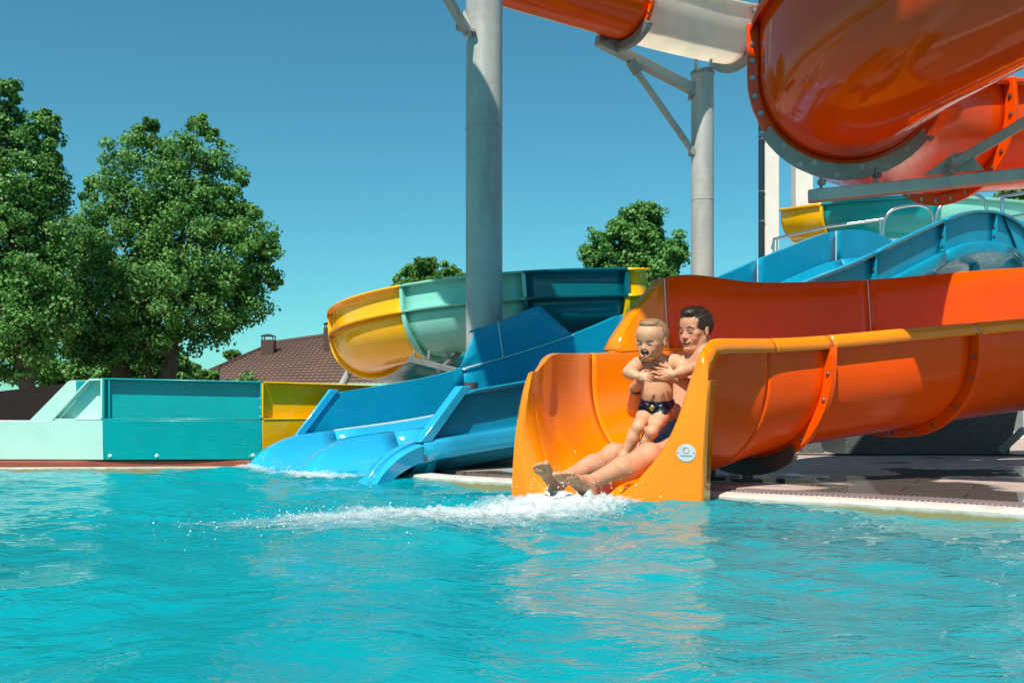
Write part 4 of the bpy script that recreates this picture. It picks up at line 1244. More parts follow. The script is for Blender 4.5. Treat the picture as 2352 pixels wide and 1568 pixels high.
for k_ in range(8):
    px = 2316 + k_ * 12
    Y = 12.9 - 0.7 * (px - 2292) / 128
    tube("baluster", [at(px, 594 - k_ * 1.7, Y), at(px, 548 - k_ * 1.7, Y)], 0.010, M['steel'], rl2, 6)

# ------------------------------------------------------------------ things on the deck behind the orange slide
blk = thing("stone_plinth", "dark speckled stone plinth standing under the orange slide", "plinth", (3.6, 8.9, DECK_Z))
q = [at(1938, 1037, 8.75), at(2318, 1037, 8.75)]
zt_ = at(0, 925, 8.75)[2]
hexa("block", [(q[0][0], 8.75, DECK_Z), (q[1][0], 8.75, DECK_Z), (q[1][0] + 0.1, 10.0, DECK_Z), (q[0][0] + 0.1, 10.0, DECK_Z)],
     [(q[0][0] + 0.08, 8.80, zt_), (q[1][0] + 0.12, 8.80, zt_), (q[1][0] + 0.2, 10.0, zt_), (q[0][0] + 0.16, 10.0, zt_)], M['dark_stone'], blk, 0.008)
box("base_strip", (q[0][0] - 0.02, 8.72, DECK_Z), (q[1][0] + 0.03, 8.745, DECK_Z + 0.012), M['black_rubber'], blk, 0.002)
bar("side_strut", at(2300, 1034, 8.6), at(2352, 985, 8.4), 0.05, 0.05, M['galv'], blk)
def foot(label, px, py0, py1, w0, w1, Y):
    a = at(px, py0, Y); b = at(px, py1, Y)
    w0, w1 = w0 / FPX * Y / 2, w1 / FPX * Y / 2
    t = thing("concrete_foot", label, "footing", (a[0], Y, DECK_Z), "dark tapered footings")
    z1 = b[2]
    hexa("footing_block", [(a[0] - w0, Y, DECK_Z), (a[0] + w0, Y, DECK_Z), (a[0] + w0, Y + 2 * w0, DECK_Z), (a[0] - w0, Y + 2 * w0, DECK_Z)],
         [(a[0] - w1, Y + w0 - w1, z1), (a[0] + w1, Y + w0 - w1, z1), (a[0] + w1, Y + w0 + w1, z1), (a[0] - w1, Y + w0 + w1, z1)], M['dark_stone'], t, 0.006)
    box("anchor_plate", (a[0] - w1 * 0.8, Y + w0 - w1 * 0.8, z1), (a[0] + w1 * 0.8, Y + w0 + w1 * 0.8, z1 + 0.012), M['galv_dark'], t, 0.002)
    tube("anchor_post", [(a[0], Y + w0, z1 + 0.012), (a[0], Y + w0, z1 + 0.55)], w1 * 0.55, M['bracket'], t, 12)
foot("small dark tapered footing beside the stone plinth", 1928, 1030, 995, 44, 22, 10.2)
foot("dark tapered footing behind the slide's support shoe", 1868, 1040, 1000, 52, 30, 9.2)
foot("low dark footing behind the blue slide's exit", 1080, 1064, 1042, 90, 60, 7.6)
bld = thing("service_kiosk", "dark kiosk wall with pale slatted grilles far behind the orange slide", "kiosk", (4.5, 14, DECK_Z))
box("kiosk_wall", (2.2, 13.9, DECK_Z), (12, 14.05, 0.95), M['bracket'], bld, 0.01)
for k_ in range(14):
    x = at(1935 + k_ * 9, 990, 13.88)[0]
    box("slat", (x, 13.86, 0.16), (x + 0.03, 13.895, 0.30), M['sealant'], bld, 0.003)
M['tape'] = None
def mat_tape():
    m, nt, b, N, L = newmat("barrier_tape")
    w = N.new("ShaderNodeTexWave"); w.wave_type = 'BANDS'; w.bands_direction = 'DIAGONAL'; w.inputs["Scale"].default_value = 2.2
    L.new(geo(N), w.inputs[0])
    r = ramp(N, [(0.0, (0.75, 0.72, 0.68)), (0.5, (0.60, 0.04, 0.03))], 'CONSTANT'); L.new(w.outputs[0], r.inputs[0]); L.new(r.outputs[0], b.inputs["Base Color"])
    return m
M['tape'] = mat_tape()
tp = cr([at(1850, 1048, 9.4), at(1900, 1036, 9.6), at(1960, 1030, 9.7), at(2010, 1028, 9.6), at(2048, 1018, 9.5)], 6)
o = loft("barrier_tape", [[p + V(0, 0, 0.025), p - V(0, 0, 0.025)] for p in tp], M['tape'], None, 60); solid(o, 0.002)
tag(o, "red and white striped barrier tape sagging low beside the stone plinth", "tape")
cb = cr([(2.4, 8.7, DECK_Z + 0.012), (3.0, 8.5, DECK_Z + 0.012), (3.7, 8.6, DECK_Z + 0.012), (4.4, 8.4, DECK_Z + 0.012), (5.2, 8.6, DECK_Z + 0.012)], 8)
tag(tube("ground_cable", cb, 0.010, M['black_rubber'], None, 6), "thin black cable lying on the deck before the plinth", "cable")

# ------------------------------------------------------------------ house with the brown metal-tile roof
M['roof'] = plain("brown_roof_sheet", (0.20, 0.125, 0.098), 0.5, 0.0, 0.10, 1.2)
M['roof_dark'] = plain("dark_brown_sheet", (0.075, 0.035, 0.028), 0.45)
M['house_wall'] = plain("house_render", (0.45, 0.38, 0.30), 0.8)
house = thing("house", "house with a brown tiled hip roof and two metal chimneys behind the slides", "house", (-10, 42, -0.7))
HYd = 40.0
e_l, e_r = at(412, 884, HYd), at(1010, 884, HYd - 3)       # eave line, left and right
k_l, k_r = at(632, 789, HYd + 6), at(1010, 736, HYd + 4)   # ridge
ew, eh = e_r - e_l, None
NU, NV = 420, 20
rows = []
vv, ff = [], []
for j in range(NV):
    for half in (0, 1):
        t = (j + half * 0.999) / NV
        lft = e_l + (k_l - e_l) * t; rgt = e_r + (k_r - e_r) * t
        nrm = unit(np.cross(rgt - lft, (k_r - e_r)))
        if nrm[2] < 0: nrm = -nrm
        row = []
        lastx = None
        for i in range(NU + 1):
            f_ = i / NU
            p = lft + (rgt - lft) * f_
            ph = p[0] / 0.23 * 2 * PI
            row.append(p + nrm * (0.014 * math.sin(ph) + (0.075 if half == 0 else 0.0)) )
        rows.append(row)
loft("roof", rows, M['roof'], house, 25)
roof = [c for c in house.children if c.name.startswith("roof")][0]
hip_b = e_l + V(1.5, 9, 0)
mk("hip_face", [e_l - V(0, 0, 0.02), k_l - V(0, 0, 0.02), hip_b], [(0, 1, 2)], M['roof'], house)
tube("ridge_cap", [k_l + V(0, 0, 0.04), k_r + V(0, 0, 0.04)], 0.11, M['roof_dark'], roof, 8)
tube("hip_cap", [e_l + V(0, 0, 0.04), k_l + V(0, 0, 0.04)], 0.10, M['roof_dark'], roof, 8)
hexa("wall", [(e_l[0] + 1.2, HYd + 1.0, -0.7), (e_r[0], HYd - 2.2, -0.7), (e_r[0], HYd + 6, -0.7), (e_l[0] + 1.2, HYd + 6, -0.7)],
     [(e_l[0] + 1.2, HYd + 1.0, e_l[2] - 0.02), (e_r[0], HYd - 2.2, e_r[2] - 0.02), (e_r[0], HYd + 6, e_r[2] - 0.02), (e_l[0] + 1.2, HYd + 6, e_l[2] - 0.02)], M['house_wall'], house, 0.01)
def chimney(px, py0, py1, wpx, Y):
    c = at(px, py0, Y); w = wpx / FPX * Y / 2; zt = at(px, py1, Y)[2]
    b = box("chimney", (c[0] - w, Y, c[2] - 0.5), (c[0] + w, Y + 2 * w, zt - 0.16), M['roof_dark'], roof, 0.01)
    for sx in (-1, 1):
        for sy in (0.06, 2 * w - 0.06):
            box("cap_post", (c[0] + sx * (w - 0.04) - 0.02, Y + sy - 0.02, zt - 0.161), (c[0] + sx * (w - 0.04) + 0.02, Y + sy + 0.02, zt), M['roof_dark'], roof, 0)
    hexa("chimney_cap", [(c[0] - w - 0.04, Y - 0.04, zt), (c[0] + w + 0.04, Y - 0.04, zt), (c[0] + w + 0.04, Y + 2 * w + 0.04, zt), (c[0] - w - 0.04, Y + 2 * w + 0.04, zt)],
         [(c[0] - w * 0.3, Y + w * 0.7, zt + 0.10), (c[0] + w * 0.3, Y + w * 0.7, zt + 0.10), (c[0] + w * 0.3, Y + w * 1.3, zt + 0.10), (c[0] - w * 0.3, Y + w * 1.3, zt + 0.10)], M['roof_dark'], roof, 0.005)
chimney(613.5, 808, 771, 29, 43.5)
chimney(757, 790, 743, 28, 42.5)

# ------------------------------------------------------------------ brown board fence at the far left
M['fence'] = plain("brown_fence_boards", (0.055, 0.022, 0.014), 0.65, 0, 0.25, 5)
fence = thing("board_fence", "dark brown board fence behind the mint end of the run-out", "fence", (-6, 13, -0.7))
fa, fb = at(-60, 905, 12.2), at(165, 879, 14.5)
nb = 26
for k_ in range(nb):
    a = fa + (fb - fa) * (k_ + 0.03) / nb; b = fa + (fb - fa) * (k_ + 0.97) / nb
    d = V(0, 0.006 * (k_ % 2), 0)
    slab("board", [V(a[0], a[1], -0.7) + d, V(b[0], b[1], -0.7) + d, b + d, a + d], (0, 1, 0), 0.02, M['fence'], fence, 0)
# ------------------------------------------------------------------ trees
def mat_leaf(name, lo, hi, warm):
    m, nt, b, N, L = newmat(name)
    at_ = N.new("ShaderNodeAttribute"); at_.attribute_name = "tone"
    r = ramp(N, [(0.0, lo), (0.6, hi), (0.93, hi), (1.0, warm)]); L.new(at_.outputs["Fac"], r.inputs[0])
    L.new(r.outputs[0], b.inputs["Base Color"])
    b.inputs["Roughness"].default_value = 0.55
    b.inputs["Specular IOR Level"].default_value = 0.35
    tr = N.new("ShaderNodeBsdfTranslucent"); hs = N.new("ShaderNodeHueSaturation"); hs.inputs["Value"].default_value = 1.5; L.new(r.outputs[0], hs.inputs["Color"]); L.new(hs.outputs[0], tr.inputs[0])
    ms = N.new("ShaderNodeMixShader"); ms.inputs[0].default_value = 0.3
    L.new(b.outputs[0], ms.inputs[1]); L.new(tr.outputs[0], ms.inputs[2]); L.new(ms.outputs[0], N["Material Output"].inputs[0])
    return m
M['leaf'] = mat_leaf("poplar_leaf", (0.022, 0.105, 0.018), (0.135, 0.31, 0.07), (0.20, 0.16, 0.03))
M['leaf2'] = mat_leaf("light_leaf", (0.05, 0.15, 0.025), (0.12, 0.26, 0.05), (0.2, 0.2, 0.03))
M['bark'] = plain("bark", (0.085, 0.062, 0.045), 0.9, 0, 0.35, 5, 0.8, 14)

def tree(name, label, base, trunk_top, lobes, n_leaves, leaf, group=None, seed=1, mat='leaf', trunks=None, twig=0.9):
    """lobes: (centre, radii) ellipsoids; leaves gather in clumps near their surface, as on real boughs"""
    rng = np.random.default_rng(seed)
    t = thing(name, label, "tree", tuple(base), group)
    base = np.asarray(base, float)
    lob = [(np.asarray(c, float), np.asarray(r, float)) for c, r in lobes]
    vol = np.array([np.prod(r) ** (2 / 3) for _, r in lob]); vol /= vol.sum()
    # clumps
    cl_c, cl_r, cl_t = [], [], []
    ncl = max(60, n_leaves // 105)
    for (c, r), f_ in zip(lob, vol):
        k_ = int(ncl * f_) + 4
        d = rng.normal(size=(k_, 3)); d /= np.linalg.norm(d, axis=1)[:, None]
        rad = np.clip(rng.beta(5, 1.6, k_), 0.2, 1.02)[:, None]
        bump_ = 1 + 0.16 * np.sin(d[:, :1] * 5 + seed) * np.cos(d[:, 2:] * 6 + d[:, 1:2] * 4)
        cl_c.append(c + d * r * rad * bump_); cl_r.append(np.full(k_, 1.0) * (0.13 + 0.13 * rng.random(k_)) * (np.mean(r) ** 0.5) * 1.15)
        cl_t.append(rng.random(k_))
    cc = np.vstack(cl_c); crr = np.concatenate(cl_r); ct = np.concatenate(cl_t)
    which = rng.integers(0, len(cc), n_leaves)
    off = rng.normal(size=(n_leaves, 3)); off /= np.linalg.norm(off, axis=1)[:, None]
    off *= (rng.random(n_leaves) ** 0.5)[:, None]
    pos = cc[which] + off * crr[which][:, None] * np.array([1.15, 1.15, 0.85])
    nrm = off + rng.normal(size=(n_leaves, 3)) * 0.75 + np.array([0, -0.15, 0.55]); nrm /= np.linalg.norm(nrm, axis=1)[:, None]
    a = np.cross(nrm, rng.normal(size=(n_leaves, 3))); a /= np.linalg.norm(a, axis=1)[:, None]
    b = np.cross(nrm, a)
    sz = leaf * (0.65 + 0.7 * rng.random(n_leaves))[:, None]
    fold = nrm * sz * 0.18
    v = np.stack([pos - a * sz * 0.62, pos + b * sz * 0.44 + fold, pos + a * sz * 0.62, pos - b * sz * 0.44 + fold], 1).reshape(-1, 3)
    q = np.arange(len(v)).reshape(-1, 4)
    o_ = mk_np("crown", v, q, M[mat], t, None)
    tone = np.clip(0.22 + 0.5 * ct[which] + 0.22 * rng.normal(size=n_leaves), 0, 0.92)
    tone[rng.random(n_leaves) < 0.012] = 1.0
    at_ = o_.data.attributes.new("tone", 'FLOAT', 'FACE'); at_.data.foreach_set("value", tone.astype(np.float32))
    # trunk and limbs
    for k_, (p0, p1, r0) in enumerate(trunks or [(base, trunk_top, 0.16)]):
        p0, p1 = np.asarray(p0, float), np.asarray(p1, float)
        pts = [p0 + (p1 - p0) * f_ + rng.normal(size=3) * 0.05 * np.array([1, 1, 0.2]) * (f_ > 0) for f_ in np.linspace(0, 1, 7)]
        tr = tube("trunk", pts, list(np.linspace(r0, r0 * 0.45, 7)), M['bark'], t, 10)
        for j in range(7):
            st = pts[3] + (pts[6] - pts[3]) * rng.random()
            tg = cc[rng.integers(0, len(cc))]
            mid = (st + tg) / 2 + V(0, 0, -0.1 * np.linalg.norm(tg - st))
            tube("limb", cr([st, mid, st + (tg - st) * twig], 4), list(np.linspace(r0 * 0.32, r0 * 0.07, 9)), M['bark'], tr, 6)
    return t

def LB(px, py, rxp, rzp, Y, dep=None):
    c = at(px, py, Y); k_ = Y / FPX
    return (c, (rxp * k_, (dep or rxp * 0.95) * k_, rzp * k_))
YT = 22.0
tree("broadleaf_tree", "broad round green tree with twin trunks between the tall tree and the house", at(350, 1010, YT), None,
     [LB(330, 430, 105, 135, YT), LB(450, 420, 100, 130, YT), LB(300, 560, 150, 130, YT), LB(470, 570, 145, 140, YT), LB(560, 600, 85, 120, YT), LB(400, 690, 190, 110, YT), LB(260, 700, 110, 110, YT), LB(540, 690, 75, 80, YT), LB(330, 790, 110, 60, YT), LB(230, 800, 70, 60, YT), LB(185, 600, 80, 110, YT), LB(170, 740, 80, 100, YT), LB(345, 288, 20, 24, YT), LB(315, 310, 16, 22, YT), LB(455, 288, 24, 26, YT), LB(490, 318, 18, 20, YT), LB(540, 420, 30, 40, YT), LB(620, 560, 22, 40, YT), LB(628, 650, 16, 24, YT), LB(205, 430, 26, 30, YT), LB(585, 500, 24, 28, YT)],
     105000, 0.066, "tall green trees", 3, 'leaf', [(at(372, 1010, YT), at(400, 640, YT), 0.24), (at(300, 1010, YT + 0.2), at(285, 640, YT + 0.3), 0.26), (at(330, 900, YT), at(360, 700, YT + 0.2), 0.11)])
YT2 = 19.0
tree("tall_poplar_tree", "tallest tree, with pointed leafy tops, cut by the picture edge", at(60, 1010, YT2), None,
     [LB(22, 270, 42, 85, YT2), LB(85, 330, 50, 75, YT2), LB(-40, 330, 70, 110, YT2), LB(45, 430, 100, 110, YT2), LB(20, 560, 140, 130, YT2), LB(60, 700, 135, 120, YT2), LB(20, 800, 110, 80, YT2), LB(-80, 560, 120, 200, YT2), LB(24, 215, 18, 38, YT2), LB(105, 275, 26, 30, YT2), LB(118, 400, 30, 60, YT2)],
     85000, 0.060, "tall green trees", 5, 'leaf', [(at(70, 1010, YT2), at(40, 500, YT2), 0.17), (at(-40, 1010, YT2), at(-50, 500, YT2), 0.17)])
tree("round_tree", "round green tree behind the slimmer pale pillar", at(1460, 1010, 30), None,
     [LB(1460, 545, 75, 72, 30), LB(1400, 590, 62, 60, 30), LB(1515, 590, 60, 65, 30), LB(1455, 630, 95, 55, 30), LB(1480, 505, 45, 42, 30)],
     34000, 0.085, "tall green trees", 8, 'leaf', [(at(1462, 1010, 30), at(1460, 600, 30), 0.16)])
tree("distant_tree", "distant treetop showing above the seafoam flume", at(975, 1010, 38), None,
     [LB(985, 625, 48, 32, 38), LB(930, 645, 32, 26, 38), LB(1035, 640, 32, 30, 38), LB(980, 670, 70, 35, 38)],
     16000, 0.10, "tall green trees", 9, 'leaf2', [(at(980, 1010, 38), at(980, 650, 38), 0.18)])
tree("distant_tree", "low light green tree at the foot of the roof's sloping hip", at(500, 1000, 34), None,
     [LB(420, 852, 40, 26, 34), LB(470, 862, 24, 14, 34), LB(535, 816, 20, 9, 46)],
     6000, 0.11, "tall green trees", 10, 'leaf2', [(at(500, 1000, 34), at(500, 840, 34), 0.12)])
tree("undergrowth_tree", "dark leafy bush behind the run-out under the twin trunks", at(430, 1000, 26), None,
     [LB(395, 850, 50, 42, 26), LB(250, 850, 90, 50, 26), LB(120, 850, 90, 50, 26), LB(330, 845, 70, 40, 26)],
     16000, 0.09, "tall green trees", 11, 'leaf', [(at(430, 1000, 26), at(430, 860, 26), 0.08)])
tree("small_shrub", "thin dark shrub poking up in front of the tiled roof", at(565, 960, 12), None,
     [LB(566, 872, 13, 20, 12), LB(538, 882, 12, 9, 12), LB(590, 880, 14, 8, 12), LB(515, 886, 8, 9, 12)],
     520, 0.035, None, 12, 'leaf', [(at(566, 960, 12), at(566, 868, 12), 0.02)], 1.0)
tree("distant_tree", "dark leafy tree behind the platform railing", at(2360, 1000, 24), None,
     [LB(2350, 470, 70, 60, 24), LB(2400, 440, 90, 80, 24)],
     8000, 0.10, "tall green trees", 13, 'leaf', [(at(2380, 1000, 24), at(2380, 480, 24), 0.15)])
tree("distant_tree", "dark foliage seen through the gap under the seafoam flume", at(1030, 1000, 20), None,
     [LB(1050, 830, 50, 40, 20), LB(1020, 800, 36, 24, 20)],
     5000, 0.09, "tall green trees", 14, 'leaf', [(at(1040, 1000, 20), at(1040, 840, 20), 0.1)])
# ------------------------------------------------------------------ people: one continuous skin each, grown from blended limbs
class Body:
    """blended union of tapered limbs and ellipsoids, polygonised as one surface"""
    def __init__(self): self.p = []
    def cone(self, a, b, ra, rb, k=0.02, s=1):
        self.p.append(('c', np.asarray(a, float), np.asarray(b, float), ra, rb, k, s)); return self
    def chain(self, pts, rads, k=0.02):
        for i in range(len(pts) - 1): self.cone(pts[i], pts[i + 1], rads[i], rads[i + 1], k)
    def ell(self, c, r, ax=None, k=0.02, s=1):
        ax = np.eye(3) if ax is None else np.array([unit(a) for a in ax])
        self.p.append(('e', np.asarray(c, float), np.asarray(r, float), ax, 0, k, s)); return self
    def cut(self, p0, n):          # remove everything on the side n points to
        self.p.append(('h', np.asarray(p0, float), unit(n), 0, 0, 0, -1)); return self
    def mesh(self, h, wobble=None):
        lo = np.full(3, 1e9); hi = -lo
        for q in self.p:
            if q[6] < 0: continue
            if q[0] == 'c':
                m = max(q[3], q[4]) + q[5]
                lo = np.minimum(lo, np.minimum(q[1], q[2]) - m); hi = np.maximum(hi, np.maximum(q[1], q[2]) + m)
            elif q[0] == 'e':
                m = q[2].max() + q[5]; lo = np.minimum(lo, q[1] - m); hi = np.maximum(hi, q[1] + m)
        lo -= 2 * h
        B = 8
        nb = np.ceil((hi - lo + 2 * h) / (h * B)).astype(int)
        F = np.full(nb * B, 1.0, np.float32)
        gx, gy, gz = np.meshgrid(*[np.arange(n_) for n_ in nb], indexing='ij')
        bc = lo + (np.stack([gx, gy, gz], -1).reshape(-1, 3) + 0.5) * (B * h)
        half = B * h * 0.87
        near = np.zeros(len(bc), bool)
        def dist(q, P):
            if q[0] == 'c':
                ab = q[2] - q[1]; t = np.clip(((P - q[1]) @ ab) / (ab @ ab + 1e-12), 0, 1)
                return np.linalg.norm(P - q[1] - t[..., None] * ab, axis=-1) - (q[3] + (q[4] - q[3]) * t)
            if q[0] == 'e':
                L_ = (P - q[1]) @ q[3].T
                k0 = np.linalg.norm(L_ / q[2], axis=-1); k1 = np.linalg.norm(L_ / q[2] ** 2, axis=-1) + 1e-9
                return k0 * (k0 - 1) / k1
            return (P - q[1]) @ q[2]
        sel = []
        for q in self.p:
            if q[0] == 'h': sel.append(None); continue
            if q[0] == 'c': d = dist(q, bc)
            else: d = np.linalg.norm(bc - q[1], axis=1) - q[2].max()
            m_ = d < half + q[5] + 2 * h
            sel.append(m_)
            if q[6] > 0: near |= m_
        act = np.nonzero(near)[0]
        inv = np.full(len(bc), -1); inv[act] = np.arange(len(act))
        g = (np.stack(np.meshgrid(*[np.arange(B)] * 3, indexing='ij'), -1).reshape(-1, 3)) * h
        org = bc[act] - 0.5 * B * h
        D = np.full((len(act), B ** 3), 1.0, np.float32)
        for q, m_ in zip(self.p, sel):
            if m_ is None:
                P = org[:, None, :] + g[None]
                D = np.maximum(D, dist(q, P)).astype(np.float32); continue
            ids = inv[np.nonzero(m_ & near)[0]]
            if not len(ids): continue
            P = org[ids][:, None, :] + g[None]
            d = dist(q, P); a = D[ids]; k = max(q[5], 1e-5)
            if q[6] > 0:
                hh = np.maximum(k - np.abs(a - d), 0) / k
                D[ids] = np.minimum(a, d) - hh * hh * k * 0.25
            else:
                hh = np.maximum(k - np.abs(a + d), 0) / k
                D[ids] = np.maximum(a, -d) + hh * hh * k * 0.25
        if wobble is not None:
            P = org[:, None, :] + g[None]
            D = D + wobble(P).astype(np.float32)
        F5 = F.reshape(nb[0], B, nb[1], B, nb[2], B)
        ix, iy, iz = np.unravel_index(act, nb)
        F5[ix, :, iy, :, iz, :] = D.reshape(-1, B, B, B)
        return self._nets(F, lo, h)
    @staticmethod
    def _nets(F, lo, h):
        ins = F < 0
        nx, ny, nz = F.shape
        c = np.zeros((nx - 1, ny - 1, nz - 1), np.uint8)
        for i in (0, 1):
            for j in (0, 1):
                for k in (0, 1): c += ins[i:nx - 1 + i, j:ny - 1 + j, k:nz - 1 + k]
        cells = np.argwhere((c > 0) & (c < 8))
        cid = np.full(c.shape, -1, np.int32); cid[tuple(cells.T)] = np.arange(len(cells))
        acc = np.zeros((len(cells), 3)); cnt = np.zeros(len(cells))
        cor = [(i, j, k) for i in (0, 1) for j in (0, 1) for k in (0, 1)]
        for a in cor:
            for ax in range(3):
                if a[ax]: continue
                b = list(a); b[ax] = 1
                fa = F[tuple((cells + a).T)]; fb = F[tuple((cells + b).T)]
                m = (fa < 0) != (fb < 0)
                t = np.where(m, fa / np.where(m, fa - fb, 1), 0)
                p = np.array(a, float)[None] + t[:, None] * (np.array(b) - np.array(a))[None]
                acc[m] += p[m]; cnt[m] += 1
        vtx = lo + (cells + acc / cnt[:, None]) * h
        quads = []
        for ax in range(3):
            o1, o2 = (ax + 1) % 3, (ax + 2) % 3
            s0 = [slice(None)] * 3; s1 = [slice(None)] * 3
            s0[ax] = slice(0, -1); s1[ax] = slice(1, None)
            A, Bm = ins[tuple(s0)], ins[tuple(s1)]
            e = np.argwhere(A != Bm)
            e = e[(e[:, o1] > 0) & (e[:, o2] > 0) & (e[:, o1] < F.shape[o1] - 1) & (e[:, o2] < F.shape[o2] - 1)]
            fl = A[tuple(e.T)]
            d1 = np.zeros(3, int); d1[o1] = 1; d2 = np.zeros(3, int); d2[o2] = 1
            q = np.stack([cid[tuple((e - d1 - d2).T)], cid[tuple((e - d2).T)], cid[tuple(e.T)], cid[tuple((e - d1).T)]], 1)
            q[~fl] = q[~fl][:, ::-1]
            quads.append(q[(q >= 0).all(1)])
        return vtx, np.vstack(quads)

def mat_skin(name, col, rough=0.5):
    m, nt, b, N, L = newmat(name)
    pos = geo(N)
    t = tex_noise(N, L, 22, 5, 0.6, pos)
    c = Vector(col)
    r = ramp(N, [(0.3, (c.x * 0.86, c.y * 0.77, c.z * 0.74)), (0.7, (c.x * 1.06, c.y * 1.08, c.z * 1.10))]); L.new(t.outputs[0], r.inputs[0])
    a = N.new("ShaderNodeAttribute"); a.attribute_name = "tint"
    mx = N.new("ShaderNodeMix"); mx.data_type = 'RGBA'; mx.blend_type = 'MULTIPLY'; mx.inputs[0].default_value = 1
    L.new(r.outputs[0], mx.inputs[6]); L.new(a.outputs["Color"], mx.inputs[7]); L.new(mx.outputs[2], b.inputs["Base Color"])
    b.inputs["Roughness"].default_value = rough
    b.inputs["Specular IOR Level"].default_value = 0.35
    b.inputs["Subsurface Weight"].default_value = 0.12
    b.inputs["Subsurface Radius"].default_value = (1.0, 0.35, 0.2)
    b.inputs["Subsurface Scale"].default_value = 0.012
    t2 = tex_noise(N, L, 160, 3, 0.5, pos)
    bp_ = N.new("ShaderNodeBump"); bp_.inputs["Strength"].default_value = 0.08; bp_.inputs["Distance"].default_value = 0.004; L.new(t2.outputs[0], bp_.inputs["Height"]); L.new(bp_.outputs[0], b.inputs["Normal"])
    return m
M['skin_man'] = mat_skin("tanned_skin", (0.56, 0.285, 0.165))
M['skin_boy'] = mat_skin("fair_skin", (0.58, 0.315, 0.185))
M['eye'] = plain("dark_eye", (0.055, 0.032, 0.024), 0.35)
M['lip'] = plain("lip_skin", (0.42, 0.16, 0.12), 0.4)
M['skin_crease'] = plain("smile_crease", (0.36, 0.17, 0.10), 0.6)
M['teeth'] = plain("teeth", (0.78, 0.74, 0.66), 0.3)
M['mouth'] = plain("mouth_inside", (0.09, 0.012, 0.012), 0.4)
M['tongue'] = plain("tongue", (0.45, 0.12, 0.11), 0.35)
def mat_hair(name, c0, c1):
    m, nt, b, N, L = newmat(name)
    pos = geo(N)
    mp = N.new("ShaderNodeMapping"); mp.inputs["Scale"].default_value = (160, 160, 45); mp.inputs["Rotation"].default_value = (0.5, 0.3, 0); L.new(pos, mp.inputs[0])
    t = tex_noise(N, L, 1.0, 4, 0.6, mp.outputs[0])
    r = ramp(N, [(0.35, c0), (0.7, c1)]); L.new(t.outputs[0], r.inputs[0]); L.new(r.outputs[0], b.inputs["Base Color"])
    b.inputs["Roughness"].default_value = 0.42
    bp_ = N.new("ShaderNodeBump"); bp_.inputs["Strength"].default_value = 0.7; bp_.inputs["Distance"].default_value = 0.004; L.new(t.outputs[0], bp_.inputs["Height"]); L.new(bp_.outputs[0], b.inputs["Normal"])
    return m
M['hair_man'] = mat_hair("dark_brown_hair", (0.012, 0.007, 0.004), (0.05, 0.028, 0.016))
M['hair_boy'] = mat_hair("light_brown_hair", (0.22, 0.12, 0.06), (0.40, 0.25, 0.14))
M['brow_boy'] = plain("light_brows", (0.26, 0.14, 0.08), 0.6)
M['swim_blue'] = plain("blue_swim_cloth", (0.008, 0.15, 0.33), 0.5, 0, 0.15, 40)
M['swim_navy'] = plain("navy_swim_cloth", (0.006, 0.009, 0.030), 0.38, 0, 0.2, 40)
M['print_yellow'] = plain("yellow_print", (0.72, 0.55, 0.10), 0.5)
M['print_green'] = plain("green_print", (0.10, 0.42, 0.16), 0.5)
M['band'] = plain("blue_wristband", (0.012, 0.025, 0.11), 0.35)

class Head:
    def __init__(self, c, H, fwd, up):
        self.c = np.asarray(c, float); self.H = H
        self.f = unit(fwd); up = np.asarray(up, float); self.u = unit(up - self.f * np.dot(up, self.f)); self.l = np.cross(self.u, self.f)
        self.ax = [self.l, self.f, self.u]
    def __call__(self, x, y, z): return self.c + self.H * (x * self.l + y * self.f + z * self.u)
    def r(self, *a): return [v * self.H for v in a]

